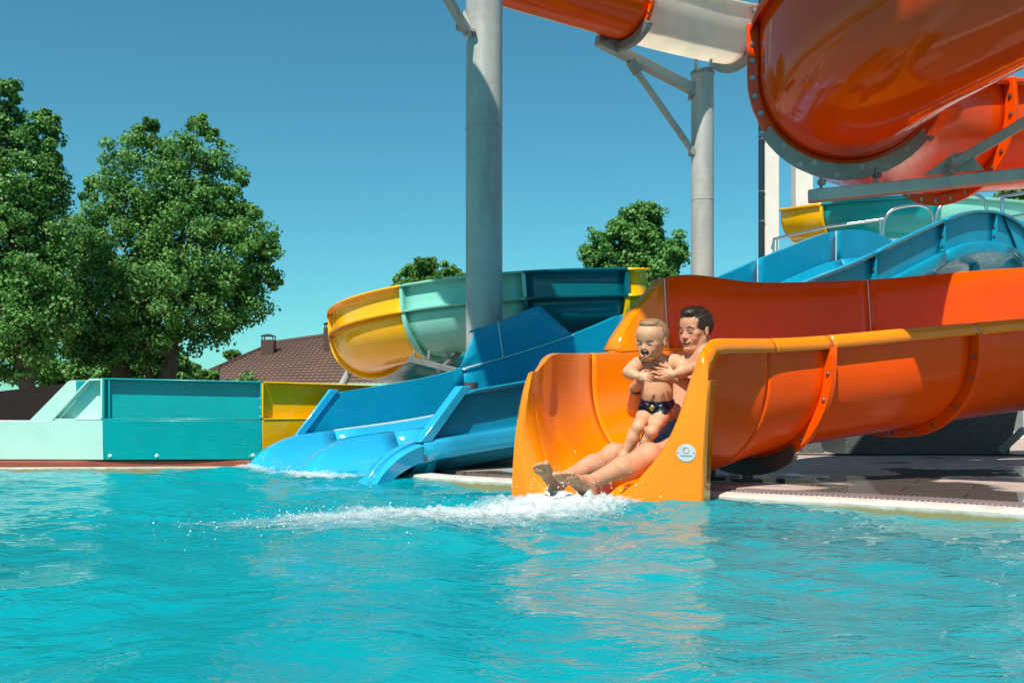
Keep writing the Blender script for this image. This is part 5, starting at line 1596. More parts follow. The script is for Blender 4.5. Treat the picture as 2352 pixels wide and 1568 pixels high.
def head_prims(B, h, child=False, laugh=False):
    H = h.H
    fz = -0.075 if child else -0.045
    e = lambda p, r, k=0.04, s=1, ax=None: B.ell(h(*p), h.r(*r), ax or h.ax, k * H, s)
    c = lambda p, q, ra, rb, k=0.04, s=1: B.cone(h(*p), h(*q), ra * H, rb * H, k * H, s)
    if child:
        e((0, -0.07, 0.10), (0.365, 0.43, 0.385)); e((0, 0.05, -0.14), (0.27, 0.29, 0.30), 0.12); e((0, 0.10, 0.16), (0.29, 0.27, 0.26), 0.08)
        e((0, 0.215, -0.395), (0.115, 0.10, 0.085), 0.10)
    else:
        e((0, -0.07, 0.13), (0.325, 0.41, 0.36)); e((0, 0.05, -0.13), (0.255, 0.28, 0.33), 0.12); e((0, 0.09, 0.17), (0.265, 0.255, 0.25), 0.08)
        e((0, 0.26, -0.425), (0.115, 0.09, 0.075), 0.08)
    for s in (-1, 1):
        c((s * 0.215, -0.02, -0.22), (s * 0.085, 0.21, -0.42), 0.075, 0.06, 0.08)          # jaw line
        e((s * 0.175, 0.205, -0.085), (0.095, 0.085, 0.075), 0.07)                           # cheek bone
        e((s * 0.165, 0.215, -0.20), (0.075, 0.075, 0.075), 0.07)                            # smiling cheek
        e((s * 0.135, 0.355, 0.005 + fz), (0.078, 0.055, 0.048), 0.06, -1)                        # eye socket
        e((s * 0.132, 0.262, -0.002 + fz), (0.07, 0.055, 0.046), 0.03)                            # lids
        x0 = 0.345 if child else 0.325
        e((s * x0, -0.045, -0.045), (0.032, 0.075, 0.125), 0.03, 1, [unit(h.l + s * 0.35 * -h.f), unit(h.f + s * 0.35 * h.l + 0.12 * h.u), h.u])
        e((s * (x0 + 0.045), -0.03, -0.03), (0.026, 0.04, 0.075), 0.02, -1)
    if not child: c((-0.17, 0.285, 0.035), (0.17, 0.285, 0.035), 0.035, 0.035, 0.06)
    nb = (0, 0.30, -0.01) if not child else (0, 0.285, -0.06)
    nt = (0, 0.400, -0.150) if not child else (0, 0.375, -0.165)
    c(nb, nt, 0.027, 0.041 if not child else 0.042, 0.05)
    for s in (-1, 1): e((s * 0.05, nt[1] - 0.055, nt[2] - 0.015), (0.034, 0.045, 0.030), 0.03)
    # mouth
    if laugh:
        e((0, 0.27, -0.275), (0.16, 0.10, 0.12), 0.05)
        e((0, 0.345, -0.275), (0.118, 0.12, 0.078), 0.025, -1)
    else:
        e((0, 0.262, -0.285), (0.15, 0.09, 0.095), 0.06)
        c((-0.10, 0.275, -0.345), (0.10, 0.275, -0.345), 0.022, 0.022, 0.03)

def finish_skin(name, B, hstep, mat, parent, tints, Hd):
    v, q = B.mesh(hstep)
    o_ = mk_np(name, v, q, mat, parent)
    col = np.ones((len(o_.data.vertices), 4), np.float32)
    co = np.empty(len(o_.data.vertices) * 3, np.float32); o_.data.vertices.foreach_get("co", co); co = co.reshape(-1, 3)
    for c, r, cc, st in tints:
        d = np.linalg.norm(co - np.asarray(c), axis=1) / r
        w = np.clip(1.35 - d, 0, 1)[:, None] * st
        w = np.minimum(1, w)
        col[:, :3] = col[:, :3] * (1 - w) + col[:, :3] * np.array(cc) * w
    a = o_.data.color_attributes.new("tint", 'FLOAT_COLOR', 'POINT'); a.data.foreach_set("color", col.ravel())
    return o_

def on_face(h, skin, x, z, lift=0.0):
    """point of the face surface in front of head position (x, z)"""
    p = h(x, 0, z); d = skin - p
    al = d @ h.f; lat = np.linalg.norm(d - al[:, None] * h.f, axis=1)
    m = (lat < 0.0045) & (al > 0)
    al_ = al[m].max() if m.any() else 0.3 * h.H
    return p + h.f * (al_ + lift * h.H)

def stroke(name, h, skin, pts, r, mat, parent, lift=0.0):
    P = [on_face(h, skin, x, z, lift) for x, z in pts]
    P = cr(P, 4)
    n = len(P); rads = [r * h.H * (0.35 + 0.65 * math.sin(PI * (i + 0.6) / (n + 0.2))) for i in range(n)]
    return tube(name, P, rads, mat, parent, 8)

def face_parts(parent, h, child, laugh, brow_mat, skin):
    H = h.H
    fz = -0.075 if child else -0.045
    for s in (-1, 1):
        stroke("eye", h, skin, [(s * 0.075, -0.016 + fz), (s * 0.115, 0.000 + fz), (s * 0.155, -0.002 + fz), (s * 0.192, -0.020 + fz)], 0.013, M['eye'], parent, -0.004)
        z0 = 0.055 if not child else 0.022
        stroke("eyebrow", h, skin, [(s * 0.055, z0 - 0.004), (s * 0.12, z0 + 0.018), (s * 0.18, z0 + 0.010), (s * 0.225, z0 - 0.016)], 0.019 if not child else 0.012, brow_mat, parent, -0.008)
    if laugh:
        b = Body(); b.ell(h(0, 0.25, -0.285), h.r(0.10, 0.075, 0.075), h.ax); v, q = b.mesh(0.002); mk_np("mouth_inside", v, q, M['mouth'], parent)
        b = Body(); b.ell(h(0, 0.285, -0.325), h.r(0.06, 0.055, 0.025), h.ax); v, q = b.mesh(0.002); mk_np("tongue", v, q, M['tongue'], parent)
        b = Body(); b.cone(h(-0.055, 0.285, -0.218), h(0, 0.302, -0.220), 0.011 * H, 0.014 * H); b.cone(h(0.055, 0.285, -0.218), h(0, 0.302, -0.220), 0.011 * H, 0.014 * H); v, q = b.mesh(0.0016); mk_np("teeth", v, q, M['teeth'], parent)
    else:
        sm = [(-0.135, -0.258), (-0.085, -0.286), (0.0, -0.302), (0.085, -0.286), (0.135, -0.258)]
        stroke("mouth", h, skin, sm, 0.024, M['mouth'], parent, -0.010)
        stroke("teeth", h, skin, [(x * 0.80, z + 0.006) for x, z in sm], 0.013, M['teeth'], parent, -0.002)
        stroke("lower_lip", h, skin, [(x * 0.72, z - 0.034) for x, z in sm], 0.016, M['lip'], parent, -0.008)

def hand(B, w, d, pn, side, S=1.0, curls=(0.5, 0.6), spread=0.10, thumb=(0.5, 0.75, 0.35), k=0.012):
    """palm and five fingers: w wrist, d finger direction, pn the way the palm faces, side = towards the thumb"""
    w = np.asarray(w, float); d = unit(d); pn = unit(np.asarray(pn, float) - d * np.dot(pn, d)); ac = np.cross(d, pn)
    if np.dot(ac, side) < 0: ac = -ac
    B.ell(w + d * 0.048 * S, (0.041 * S, 0.017 * S, 0.054 * S), [ac, pn, d], k * S)
    B.cone(w - d * 0.01 * S, w + d * 0.035 * S, 0.024 * S, 0.022 * S, k * S)
    lens = (0.070, 0.078, 0.073, 0.058)
    for i, ln in enumerate(lens):
        o_ = (1.5 - i) * 0.0205
        root = w + d * (0.086 - 0.004 * abs(i - 1.2)) * S + ac * o_ * S - pn * 0.002 * S
        dd = unit(d + ac * (1.5 - i) * spread)
        pts = [root - dd * 0.02 * S, root]
        ang = 0.0
        for sgm, fr in enumerate((0.45, 0.32, 0.26)):
            ang += curls[0] if sgm == 0 else curls[1]
            dv = dd * math.cos(ang) + pn * math.sin(ang)
            pts.append(pts[-1] + dv * ln * fr * S)
        B.chain(pts, [0.0095 * S, 0.0095 * S, 0.0088 * S, 0.008 * S, 0.0068 * S], 0.004 * S)
    r0 = w + d * 0.025 * S + ac * 0.026 * S
    t1 = unit(d * thumb[0] + ac * thumb[1] + pn * thumb[2]); t2 = unit(d * (thumb[0] + 0.5) + ac * thumb[1] * 0.4 + pn * (thumb[2] + 0.3))
    B.chain([r0, r0 + t1 * 0.038 * S, r0 + t1 * 0.038 * S + t2 * 0.032 * S, r0 + t1 * 0.038 * S + t2 * 0.058 * S], [0.014 * S, 0.011 * S, 0.0095 * S, 0.0075 * S], 0.006 * S)

def foot_prims(B, ankle, heel, ball, toes_dir, across, S=1.0, tints=None):
    """across points to the big toe"""
    ankle, heel, ball = (np.asarray(x, float) for x in (ankle, heel, ball))
    d = unit(ball - heel); up = unit(ankle - heel - d * np.dot(ankle - heel, d)); ax = np.cross(d, up); ax = ax if np.dot(ax, across) > 0 else -ax
    B.ell(heel, (0.033 * S, 0.034 * S, 0.036 * S), [ax, up, d], 0.02 * S)
    B.cone(ankle, heel + up * 0.015 * S + d * 0.01 * S, 0.034 * S, 0.030 * S, 0.025 * S)
    B.cone(ankle + d * 0.01 * S, heel * 0.35 + ball * 0.65 + up * 0.022 * S, 0.034 * S, 0.026 * S, 0.03 * S)
    mid = heel * 0.45 + ball * 0.55
    B.ell(mid + up * 0.012 * S, (0.036 * S, 0.024 * S, 0.085 * S), [ax, up, d], 0.02 * S)
    B.ell(ball, (0.047 * S, 0.019 * S, 0.032 * S), [ax, up, d], 0.02 * S)
    td = unit(toes_dir)
    for i in range(5):
        o_ = (0.037, 0.015, -0.004, -0.021, -0.036)[i]; ln = (0.050, 0.048, 0.043, 0.037, 0.030)[i]; r_ = (0.0135, 0.0095, 0.009, 0.0085, 0.008)[i]
        p = ball + ax * o_ * S + d * (0.012 - 0.006 * i * 0.6) * S
        B.chain([p, p + unit(d * 0.7 + td * 0.5) * ln * 0.55 * S, p + unit(d * 0.7 + td * 0.5) * ln * 0.55 * S + unit(d + td * 0.1) * ln * 0.45 * S], [r_ * S, r_ * 0.95 * S, r_ * S], 0.006 * S)

# ---------------- the man
man = thing("person", "dark-haired man in blue swimming shorts sitting on the slide, holding the boy", "person", (0.87, 5.12, 0.14))
fm = unit(V(-0.75, -0.66, 0)); lm = V(0.66, -0.75, 0)
PV = V(0.885, 5.14, 0.215); NB = V(1.012, 5.31, 0.685)
um = unit(NB - PV); lm = unit(lm - um * np.dot(lm, um)); fm = np.cross(lm, um); fm = fm if fm[1] < 0 else -fm
axm = [lm, fm, um]
B = Body()
B.ell(PV, (0.168, 0.115, 0.115), axm, 0.04)
B.ell(PV + um * 0.16 + fm * 0.018, (0.148, 0.102, 0.16), axm, 0.06)
B.ell(PV + um * 0.34 + fm * 0.0, (0.168, 0.110, 0.155), axm, 0.06)
for s in (-1, 1):
    B.ell(PV + um * 0.385 + lm * s * 0.078 + fm * 0.070, (0.085, 0.042, 0.062), axm, 0.04)
    B.cone(NB + um * 0.035, NB - um * 0.03 + lm * s * 0.165, 0.05, 0.058, 0.05)
LS, RS = V(1.138, 5.17, 0.642), V(0.892, 5.44, 0.648)
LE, RE = V(1.03, 5.00, 0.470), at(1459, 940, 5.33)
LW, RW = V(0.808, 4.872, 0.583), V(0.632, 5.055, 0.548)
for S_, E_, W_ in ((LS, LE, LW), (RS, RE, RW)):
    B.ell(S_, (0.066, 0.066, 0.066), None, 0.04)
    B.chain([S_, S_ * 0.5 + E_ * 0.5, E_], [0.055, 0.052, 0.041], 0.03)
    B.chain([E_, E_ * 0.7 + W_ * 0.3, W_], [0.041, 0.042, 0.026], 0.02)
hand(B, LW, V(-0.095, -0.028, 0.034), V(-0.15, 0.95, 0.1), V(0, 0.2, 1), 0.92, (0.12, 0.22), 0.10)
hand(B, RW, V(0.012, -0.12, 0.052), V(1, 0.12, 0.1), V(0, 0.2, 1), 0.92, (0.30, 0.55), 0.08)
# legs
LH, RH = PV + lm * 0.092 - um * 0.02 + fm * 0.02, PV - lm * 0.092 - um * 0.02 + fm * 0.02
LK, RK = at(1490, 1046, 4.72), at(1410, 1046, 4.92)
LA, RA = at(1345, 1113, 4.50), at(1282, 1106, 4.64)
for H_, K_, A_ in ((LH, LK, LA), (RH, RK, RA)):
    B.chain([H_, H_ * 0.5 + K_ * 0.5, K_], [0.088, 0.074, 0.052], 0.04)
    B.ell(K_ + V(0, 0, 0.006), (0.052, 0.052, 0.050), None, 0.03)
    B.chain([K_, K_ * 0.62 + A_ * 0.38, A_], [0.049, 0.047, 0.033], 0.03)
    c_ = K_ * 0.68 + A_ * 0.32 + V(0, 0, -0.022)
    B.ell(c_, (0.044, 0.044, 0.10), [V(0, 0, 1), np.cross(unit(A_ - K_), V(0, 0, 1)), unit(A_ - K_)], 0.04)
foot_prims(B, LA, at(1353, 1134, 4.50), at(1308, 1100, 4.38), V(-0.45, -0.2, 0.8), V(-0.45, 0.15, 0.85), 1.0)
foot_prims(B, RA, at(1276, 1126, 4.62), at(1248, 1082, 4.49), V(-0.3, -0.2, 0.9), V(0.9, -0.2, 0.5), 1.0)
# neck and head
hm = Head(at(1596, 757, 5.33), 0.232, V(-0.78, -0.62, -0.10), V(0.08, 0.02, 1))
B.cone(NB - um * 0.01 + V(0.012, 0.01, 0), hm(0, -0.17, -0.18), 0.060, 0.054, 0.02)
head_prims(B, hm)
tm = [(hm(0, 0.33, -0.235), 0.022, (0.86, 0.58, 0.55), 0.6), (hm(0, 0.31, -0.30), 0.020, (0.86, 0.56, 0.52), 0.6), (hm(0.17, 0.26, -0.1), 0.030, (1.05, 0.86, 0.82), 0.7), (hm(-0.17, 0.26, -0.1), 0.030, (1.05, 0.86, 0.82), 0.7), (hm(0, 0.42, -0.12), 0.018, (1.04, 0.85, 0.8), 0.6),
      (hm(0, 0.28, -0.38), 0.030, (0.86, 0.82, 0.80), 0.5), ]
for s in (-1, 1): tm.append((PV + um * 0.375 + lm * s * 0.088 + fm * 0.112, 0.016, (0.62, 0.42, 0.38), 0.9))
tm.append((PV + um * 0.125 + fm * 0.118, 0.012, (0.45, 0.35, 0.32), 0.9))
for A_ in (LA, RA): tm.append((A_ + V(-0.06, -0.05, 0.02), 0.10, (1.02, 0.92, 0.92), 0.6))
mb = finish_skin("body", B, 0.0036, M['skin_man'], man, tm, hm)
_sk = np.array([v_.co[:] for v_ in mb.data.vertices]); _sk = _sk[np.linalg.norm(_sk - hm.c, axis=1) < 0.2]
face_parts(man, hm, False, False, M['hair_man'], _sk)
# hair
def hair_wobble(hd, amp, fr):
    rng = np.random.default_rng(4)
    ks = rng.normal(size=(10, 3)); ks /= np.linalg.norm(ks, axis=1)[:, None]; ph = rng.random(10) * 6.28
    fq = fr * (0.6 + 1.2 * rng.random(10))
    def w(P):
        z = 0
        for k_, p_, f_ in zip(ks, ph, fq): z = z + np.sin((P @ k_) * f_ + p_)
        return z * amp / 4
    return w
b = Body()
b.ell(hm(0, -0.075, 0.135), hm.r(0.345, 0.43, 0.395), hm.ax)
b.ell(hm(0, 0.16, 0.40), hm.r(0.21, 0.17, 0.105), hm.ax, 0.02)
b.ell(hm(0.02, 0.23, 0.385), hm.r(0.14, 0.11, 0.075), hm.ax, 0.015)
b.ell(hm(0, 0.50, -0.06), hm.r(0.33, 0.36, 0.40), hm.ax, 0.012, -1)         # forehead and temples
b.ell(hm(0, 0.18, -0.42), hm.r(0.60, 0.42, 0.46), hm.ax, 0.01, -1)            # cheeks, around the ears
b.ell(hm(0, -0.25, -0.72), hm.r(0.7, 0.7, 0.50), hm.ax, 0.01, -1)             # nape
v, q = b.mesh(0.0026, hair_wobble(hm, 0.0012, 520))
def hair_locks(v, q, hd, n, ln_top, ln_side, comb, seed, wdt=0.0016):
    """short locks standing off the scalp cap, as quads"""
    rng = np.random.default_rng(seed)
    fn = np.cross(v[q[:, 1]] - v[q[:, 0]], v[q[:, 2]] - v[q[:, 0]]); fc = v[q].mean(1)
    fn /= np.linalg.norm(fn, axis=1)[:, None] + 1e-9
    if np.mean(np.sum(fn * (fc - hd.c), 1)) < 0: fn = -fn
    ok = np.nonzero(np.sum(fn * (fc - hd(0, -0.05, 0.1)), 1) > 0)[0]
    k_ = rng.choice(ok, n)
    h_ = np.clip(((fc[k_] - hd.c) @ hd.u) / hd.H * 2.2 - 0.1, 0, 1)[:, None]
    ln = (ln_side + (ln_top - ln_side) * h_) * (0.6 + 0.8 * rng.random((n, 1)))
    d = fn[k_] * (0.25 + 0.35 * h_) + comb(h_) + rng.normal(size=(n, 3)) * 0.22
    d /= np.linalg.norm(d, axis=1)[:, None]
    w_ = np.cross(d, rng.normal(size=(n, 3))); w_ /= np.linalg.norm(w_, axis=1)[:, None]; w_ *= wdt
    a = fc[k_] - fn[k_] * 0.002
    m1 = a + d * ln * 0.6; e_ = a + d * ln + hd.u * -0.15 * ln
    V4 = np.stack([a - w_, a + w_, m1 + w_ * 0.7, e_], 1).reshape(-1, 3)
    return np.vstack([v, V4]), np.vstack([q, np.arange(len(V4)).reshape(-1, 4) + len(v)])
v, q = hair_locks(v, q, hm, 2600, 0.013, 0.005, lambda t: hm.f * 0.55 * t + hm.l * 0.25 * t - hm.u * 0.5 * (1 - t), 3)
mk_np("hair", v, q, M['hair_man'], man)
# shorts
b = Body()
b.ell(PV, (0.174, 0.121, 0.12), axm, 0.04); b.ell(PV + um * 0.10 + fm * 0.014, (0.160, 0.112, 0.09), axm, 0.05)
for H_, K_ in ((LH, LK), (RH, RK)):
    e_ = H_ + (K_ - H_) * 0.36
    b.cone(H_, e_, 0.099, 0.091, 0.04)
b.cut(PV + um * 0.105 + fm * 0.05, um * 1.0 - fm * 0.2)
v, q = b.mesh(0.004); mk_np("swimming_shorts", v, q, M['swim_blue'], man)
# wristband on the far arm
wd = unit(RE - RW); wc = RW + wd * 0.028
s_ = unit(np.cross(wd, V(0, 0, 1))); t_ = np.cross(wd, s_)
rg = []
for a in np.linspace(0, 2 * PI, 25)[:-1]:
    n_ = s_ * math.cos(a) + t_ * math.sin(a)
    rg.append([wc + n_ * 0.030 - wd * 0.011, wc + n_ * 0.0345 - wd * 0.010, wc + n_ * 0.0345 + wd * 0.010, wc + n_ * 0.030 + wd * 0.011])
rg.append(rg[0])
loft("wristband", rg, M['band'], man, 40)

# ---------------- the boy
boy = thing("person", "laughing small boy in navy swimming briefs held up by the man", "person", (0.66, 4.85, 0.19))
fbv = V(-0.34, -0.94, 0); PB = V(0.722, 4.945, 0.452); NK = V(0.718, 4.905, 0.672)
ub = unit(NK - PB); lb = unit(np.cross(ub, fbv)); fbv = np.cross(lb, ub)
axb = [lb, fbv, ub]
B = Body()
B.ell(PB, (0.079, 0.062, 0.060), axb, 0.02)
B.ell(PB + ub * 0.070 + fbv * 0.014, (0.079, 0.067, 0.072), axb, 0.04)
B.ell(PB + ub * 0.150 + fbv * 0.004, (0.079, 0.058, 0.075), axb, 0.04)
for s in (-1, 1): B.ell(PB + ub * 0.165 + lb * s * 0.036 + fbv * 0.036, (0.038, 0.022, 0.03), axb, 0.02)
bLS, bRS = V(0.803, 4.893, 0.662), V(0.622, 4.905, 0.648)
bLE, bRE = V(0.846, 4.785, 0.622), V(0.566, 4.815, 0.612)
bLW, bRW = V(0.772, 4.745, 0.598), V(0.600, 4.765, 0.590)
for S_, E_, W_ in ((bLS, bLE, bLW), (bRS, bRE, bRW)):
    B.cone(NK - ub * 0.01, S_, 0.034, 0.036, 0.03)
    B.chain([S_, S_ * 0.5 + E_ * 0.5, E_], [0.037, 0.035, 0.028], 0.02)
    B.chain([E_, E_ * 0.6 + W_ * 0.4, W_], [0.028, 0.029, 0.019], 0.015)
hand(B, bLW, V(-0.09, 0.0, 0.012), V(-0.1, 0.95, -0.1), V(0, 0.1, 1), 0.56, (0.35, 0.5), 0.12)
hand(B, bRW, V(0.05, -0.02, -0.002), V(0.1, 0.9, -0.3), V(0, 0.1, 1), 0.56, (0.4, 0.6), 0.12)
bLH, bRH = PB + lb * 0.043 - ub * 0.018, PB - lb * 0.043 - ub * 0.018
bLK, bRK = at(1497, 990, 4.765), at(1466, 980, 4.785)
bLA, bRA = at(1469, 1046, 4.84), at(1433, 1046, 4.81)
for H_, K_, A_ in ((bLH, bLK, bLA), (bRH, bRK, bRA)):
    B.chain([H_, H_ * 0.55 + K_ * 0.45, K_], [0.047, 0.039, 0.028], 0.012)
    B.ell(K_, (0.029, 0.029, 0.029), None, 0.012)
    B.chain([K_, K_ * 0.6 + A_ * 0.4, A_], [0.027, 0.026, 0.019], 0.012)
    c_ = K_ * 0.6 + A_ * 0.4 + V(0, 0.012, 0); B.ell(c_, (0.025, 0.025, 0.05), [V(1, 0, 0), V(0, 1, 0), V(0, 0, 1)], 0.02)
foot_prims(B, bRA, bRA + V(0.012, 0.02, -0.030), bRA + V(-0.022, -0.068, -0.042), V(-0.1, -1, -0.1), V(0.9, -0.3, 0), 0.62)
foot_prims(B, bLA, bLA + V(0.012, 0.02, -0.030), bLA + V(-0.022, -0.068, -0.042), V(-0.1, -1, -0.1), V(-0.9, 0.3, 0), 0.62)
hb = Head(at(1496, 780, 4.85), 0.206, V(-0.62, -0.80, -0.16), V(0.06, -0.05, 1))
B.cone(NK - ub * 0.01, hb(0, -0.08, -0.25), 0.036, 0.038, 0.025)
head_prims(B, hb, True, True)
tb = [(hb(0, 0.35, -0.195), 0.018, (0.92, 0.60, 0.58), 0.6), (hb(0, 0.32, -0.365), 0.020, (0.92, 0.60, 0.58), 0.6), (hb(0.18, 0.25, -0.13), 0.030, (1.04, 0.82, 0.80), 0.8), (hb(-0.18, 0.25, -0.13), 0.030, (1.04, 0.82, 0.80), 0.8), (hb(0, 0.37, -0.11), 0.013, (1.03, 0.84, 0.8), 0.6),
      (hb(0, 0.27, -0.275), 0.020, (0.25, 0.08, 0.08), 1.0), (PB + ub * 0.055 + fbv * 0.082, 0.006, (0.5, 0.4, 0.38), 1.0)]
for s in (-1, 1): tb.append((PB + ub * 0.155 + lb * s * 0.040 + fbv * 0.06, 0.007, (0.72, 0.5, 0.48), 0.8))
bb_ = finish_skin("body", B, 0.0032, M['skin_boy'], boy, tb, hb)
_sk = np.array([v_.co[:] for v_ in bb_.data.vertices]); _sk = _sk[np.linalg.norm(_sk - hb.c, axis=1) < 0.18]
face_parts(boy, hb, True, True, M['brow_boy'], _sk)
b = Body()
b.ell(hb(0, -0.08, 0.105), hb.r(0.369, 0.435, 0.390), hb.ax)
b.ell(hb(0, 0.12, 0.40), hb.r(0.22, 0.20, 0.080), hb.ax, 0.02)
b.ell(hb(0, 0.50, -0.02), hb.r(0.40, 0.32, 0.36), hb.ax, 0.008, -1)
b.ell(hb(0, 0.22, -0.38), hb.r(0.70, 0.46, 0.46), hb.ax, 0.01, -1)
b.ell(hb(0, -0.25, -0.75), hb.r(0.7, 0.7, 0.50), hb.ax, 0.01, -1)
v, q = b.mesh(0.0026, hair_wobble(hb, 0.0006, 520))
v, q = hair_locks(v, q, hb, 1800, 0.008, 0.003, lambda t: hb.f * 0.6 * t - hb.u * 0.4 * (1 - t), 4, 0.0013)
mk_np("hair", v, q, M['hair_boy'], boy)
b = Body()
b.ell(PB, (0.084, 0.067, 0.065), axb, 0.02); b.ell(PB + ub * 0.05 + fbv * 0.010, (0.082, 0.069, 0.06), axb, 0.03)
for H_, K_ in ((bLH, bLK), (bRH, bRK)): b.cone(H_, H_ + (K_ - H_) * 0.35, 0.053, 0.051, 0.015)
b.cut(PB + ub * 0.032, ub)
cp = PB - ub * 0.085
for s in (-1, 1): b.cut(cp + lb * s * 0.008, lb * s * 0.75 - ub * 0.66)
v, q = b.mesh(0.0026); tr_ = mk_np("swimming_briefs", v, q, M['swim_navy'], boy)
# yellow-green print patches on the front of the briefs
def front_of(pt, d, bod_v):
    k_ = np.argmin(np.linalg.norm(np.cross(bod_v - pt, d), axis=1) + 10 * (((bod_v - pt) @ d) < 0)); return bod_v[k_]
for (l_, u_, r_, mt) in ((-0.012, -0.006, 0.0135, 'print_yellow'), (-0.010, 0.006, 0.008, 'print_yellow'), (-0.006, -0.027, 0.006, 'print_green'), (-0.018, -0.026, 0.005, 'print_yellow'), (0.0, -0.036, 0.005, 'print_green')):
    p_ = front_of(PB + lb * l_ + ub * u_, fbv, v)
    bb = Body(); bb.ell(p_, (r_, 0.0035, r_ * 1.1), axb); vv_, qq_ = bb.mesh(0.0016); mk_np("print_patch", vv_, qq_, M[mt], tr_)
# ------------------------------------------------------------------ foam and spray
def mat_foam():
    m, nt, b, N, L = newmat("foam")
    pos = geo(N)
    b.inputs["Base Color"].default_value = (0.80, 0.84, 0.84, 1)
    b.inputs["Roughness"].default_value = 0.25
    a = N.new("ShaderNodeAttribute"); a.attribute_name = "foam"
    mp = N.new("ShaderNodeMapping"); mp.inputs["Scale"].default_value = (0.55, 1.25, 1); mp.inputs["Rotation"].default_value = (0, 0, R(-35)); L.new(pos, mp.inputs[0])
    t1 = tex_noise(N, L, 13, 8, 0.66, mp.outputs[0], 0.8)
    t2 = tex_noise(N, L, 75, 4, 0.6, pos)
    ad = N.new("ShaderNodeMath"); ad.operation = 'MULTIPLY_ADD'; ad.inputs[1].default_value = 0.35; L.new(t2.outputs[0], ad.inputs[0]); L.new(t1.outputs[0], ad.inputs[2])
    sm = N.new("ShaderNodeMath"); sm.operation = 'ADD'; L.new(ad.outputs[0], sm.inputs[0]); L.new(a.outputs["Fac"], sm.inputs[1])
    r = ramp(N, [(0.0, (0, 0, 0)), (1.0, (1, 1, 1))])
    mr = N.new("ShaderNodeMapRange"); mr.inputs[1].default_value = 1.02; mr.inputs[2].default_value = 1.65; mr.inputs[3].default_value = 0.0; mr.inputs[4].default_value = 0.66; L.new(sm.outputs[0], mr.inputs[0])
    tr = N.new("ShaderNodeBsdfTransparent")
    ms = N.new("ShaderNodeMixShader"); L.new(mr.outputs[0], ms.inputs[0]); L.new(tr.outputs[0], ms.inputs[1]); L.new(b.outputs[0], ms.inputs[2]); L.new(ms.outputs[0], N["Material Output"].inputs[0])
    bp_ = N.new("ShaderNodeBump"); bp_.inputs["Strength"].default_value = 0.9; bp_.inputs["Distance"].default_value = 0.02; L.new(ad.outputs[0], bp_.inputs["Height"]); L.new(bp_.outputs[0], b.inputs["Normal"])
    return m
M['foam'] = mat_foam()
M['drop'] = plain("water_drops", (0.72, 0.80, 0.82), 0.05, 0, 0.05, 8, 0, 60, 1.0)

def foam_mask(x, y, line, width, strength):
    P = np.stack([x, y], -1)
    best = np.full(x.shape, 9.0); amp = np.zeros(x.shape)
    for i in range(len(line) - 1):
        a, b = np.array(line[i]), np.array(line[i + 1])
        ab = b - a; t = np.clip(((P - a) @ ab) / (ab @ ab), 0, 1)
        d = np.linalg.norm(P - a - t[..., None] * ab, axis=-1)
        w = width[i] + (width[i + 1] - width[i]) * t; st = strength[i] + (strength[i + 1] - strength[i]) * t
        v = st * np.clip(1 - (d / w) ** 2, 0, 1)
        amp = np.maximum(amp, v)
    return amp

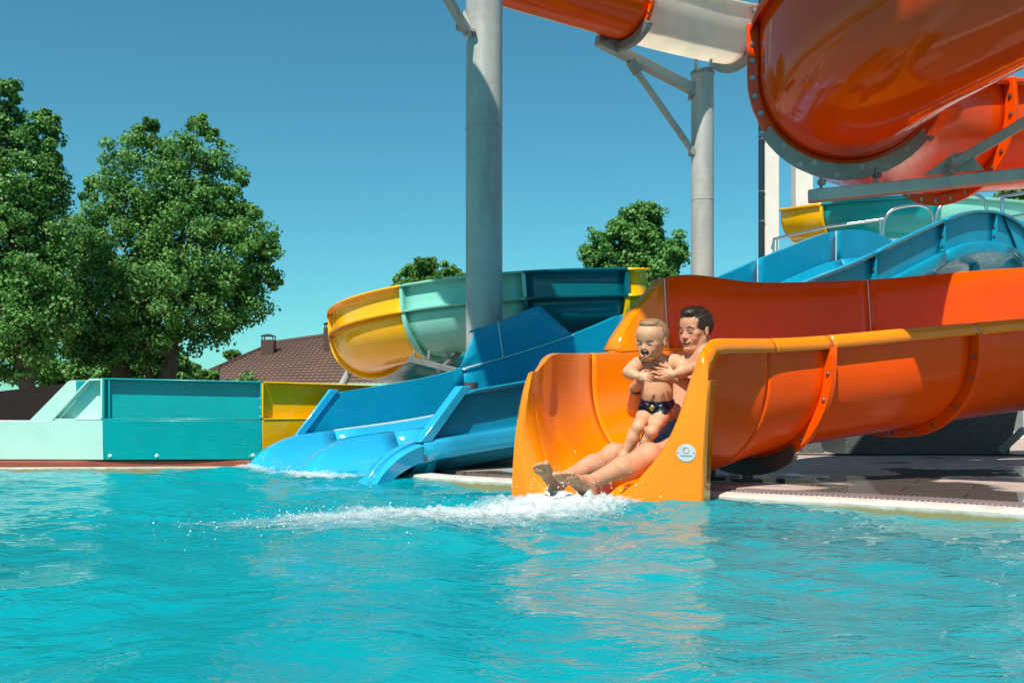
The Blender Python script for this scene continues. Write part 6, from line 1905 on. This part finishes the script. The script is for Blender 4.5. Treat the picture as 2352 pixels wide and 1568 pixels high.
def foam_sheet(name, label, line, width, strength, lift, drops, seed, step=0.012):
    t = None
    ln = np.array(line); w = max(width)
    xs = np.arange(ln[:, 0].min() - w, ln[:, 0].max() + w, step); ys = np.arange(ln[:, 1].min() - w, ln[:, 1].max() + w, step)
    X, Y = np.meshgrid(xs, ys)
    mk_ = foam_mask(X, Y, line, width, strength)
    rng = np.random.default_rng(seed)
    nz = np.zeros_like(X)
    for i in range(26):
        lam = 0.03 * (0.22 / 0.03) ** rng.random(); th = rng.random() * 2 * PI
        nz += lam ** 0.8 * np.sin(2 * PI / lam * (X * math.cos(th) + Y * math.sin(th)) + rng.random() * 6.28)
    nz = nz / np.abs(nz).max()
    Z = wave_height(X, Y) + 0.006 + mk_ * lift * (0.35 + 0.65 * np.abs(nz)) * 1.0
    idx = np.arange(X.size).reshape(X.shape)
    q = np.stack([idx[:-1, :-1], idx[:-1, 1:], idx[1:, 1:], idx[1:, :-1]], -1).reshape(-1, 4)
    keep = (mk_.ravel() > 0.001); q = q[keep[q].any(1)]
    used = np.unique(q); rm = np.full(X.size, -1); rm[used] = np.arange(len(used))
    P = np.stack([X.ravel(), Y.ravel(), Z.ravel()], 1)[used]
    root = bpy.data.objects.new(name, None); COL.objects.link(root); root.location = (ln[0, 0], ln[0, 1], 0)
    tag(root, label, "foam", None, "stuff")
    o_ = mk_np("foam_sheet", P, rm[q], M['foam'], root); tag(o_, kind="stuff")
    at_ = o_.data.attributes.new("foam", 'FLOAT', 'POINT'); at_.data.foreach_set("value", mk_.ravel()[used].astype(np.float32))
    # flying and floating drops
    base_v = np.array([(0, 0, 1), (0.9, 0, 0.3), (0.28, 0.85, 0.3), (-0.73, 0.53, 0.3), (-0.73, -0.53, 0.3), (0.28, -0.85, 0.3), (0, 0, -0.9)], float)
    base_f = np.array([(0, 1, 2), (0, 2, 3), (0, 3, 4), (0, 4, 5), (0, 5, 1), (6, 2, 1), (6, 3, 2), (6, 4, 3), (6, 5, 4), (6, 1, 5)])
    vv, ff = [], []
    cum = np.concatenate([[0], np.cumsum(np.linalg.norm(np.diff(ln, axis=0), axis=1))])
    for k_ in range(drops):
        d = rng.random() ** 1.25 * cum[-1]
        c = np.array([np.interp(d, cum, ln[:, 0]), np.interp(d, cum, ln[:, 1])]); wd_ = np.interp(d, cum, width); hh = np.interp(d, cum, np.linspace(1, 0.35, len(cum)))
        p = c + rng.normal(size=2) * wd_ * 0.40
        z = float(wave_height(np.array([p[0]]), np.array([p[1]]))[0]) + 0.006 + abs(rng.normal()) * lift * (0.9 * hh + 1.6 * math.exp(-(d / 0.22) ** 2))
        r_ = 0.0014 + 0.0038 * rng.random() ** 3
        vv.append(base_v * r_ * (0.8 + 0.4 * rng.random((1, 3))) + np.array([p[0], p[1], z])); ff.append(base_f + 7 * k_)
    o_ = mk_np("spray", np.vstack(vv), np.vstack(ff), M['drop'], root); tag(o_, kind="stuff")

foam_sheet("splash_foam", "broad white foam trail streaming from the orange slide's mouth across the pool",
           [(0.42, 4.52), (0.22, 4.36), (0.0, 4.12), (-0.30, 3.85), (-0.62, 3.70), (-1.0, 3.62)], [0.24, 0.42, 0.56, 0.58, 0.55, 0.42], [0.7, 1.0, 0.88, 0.70, 0.66, 0.42], 0.036, 1300, 2)
foam_sheet("exit_foam", "small white foam curls at the blue slide's exits", [(-1.85, 6.93), (-1.6, 6.72), (-1.30, 6.42), (-1.0, 6.25)], [0.13, 0.12, 0.16, 0.12], [0.8, 0.5, 0.9, 0.6], 0.04, 240, 5)
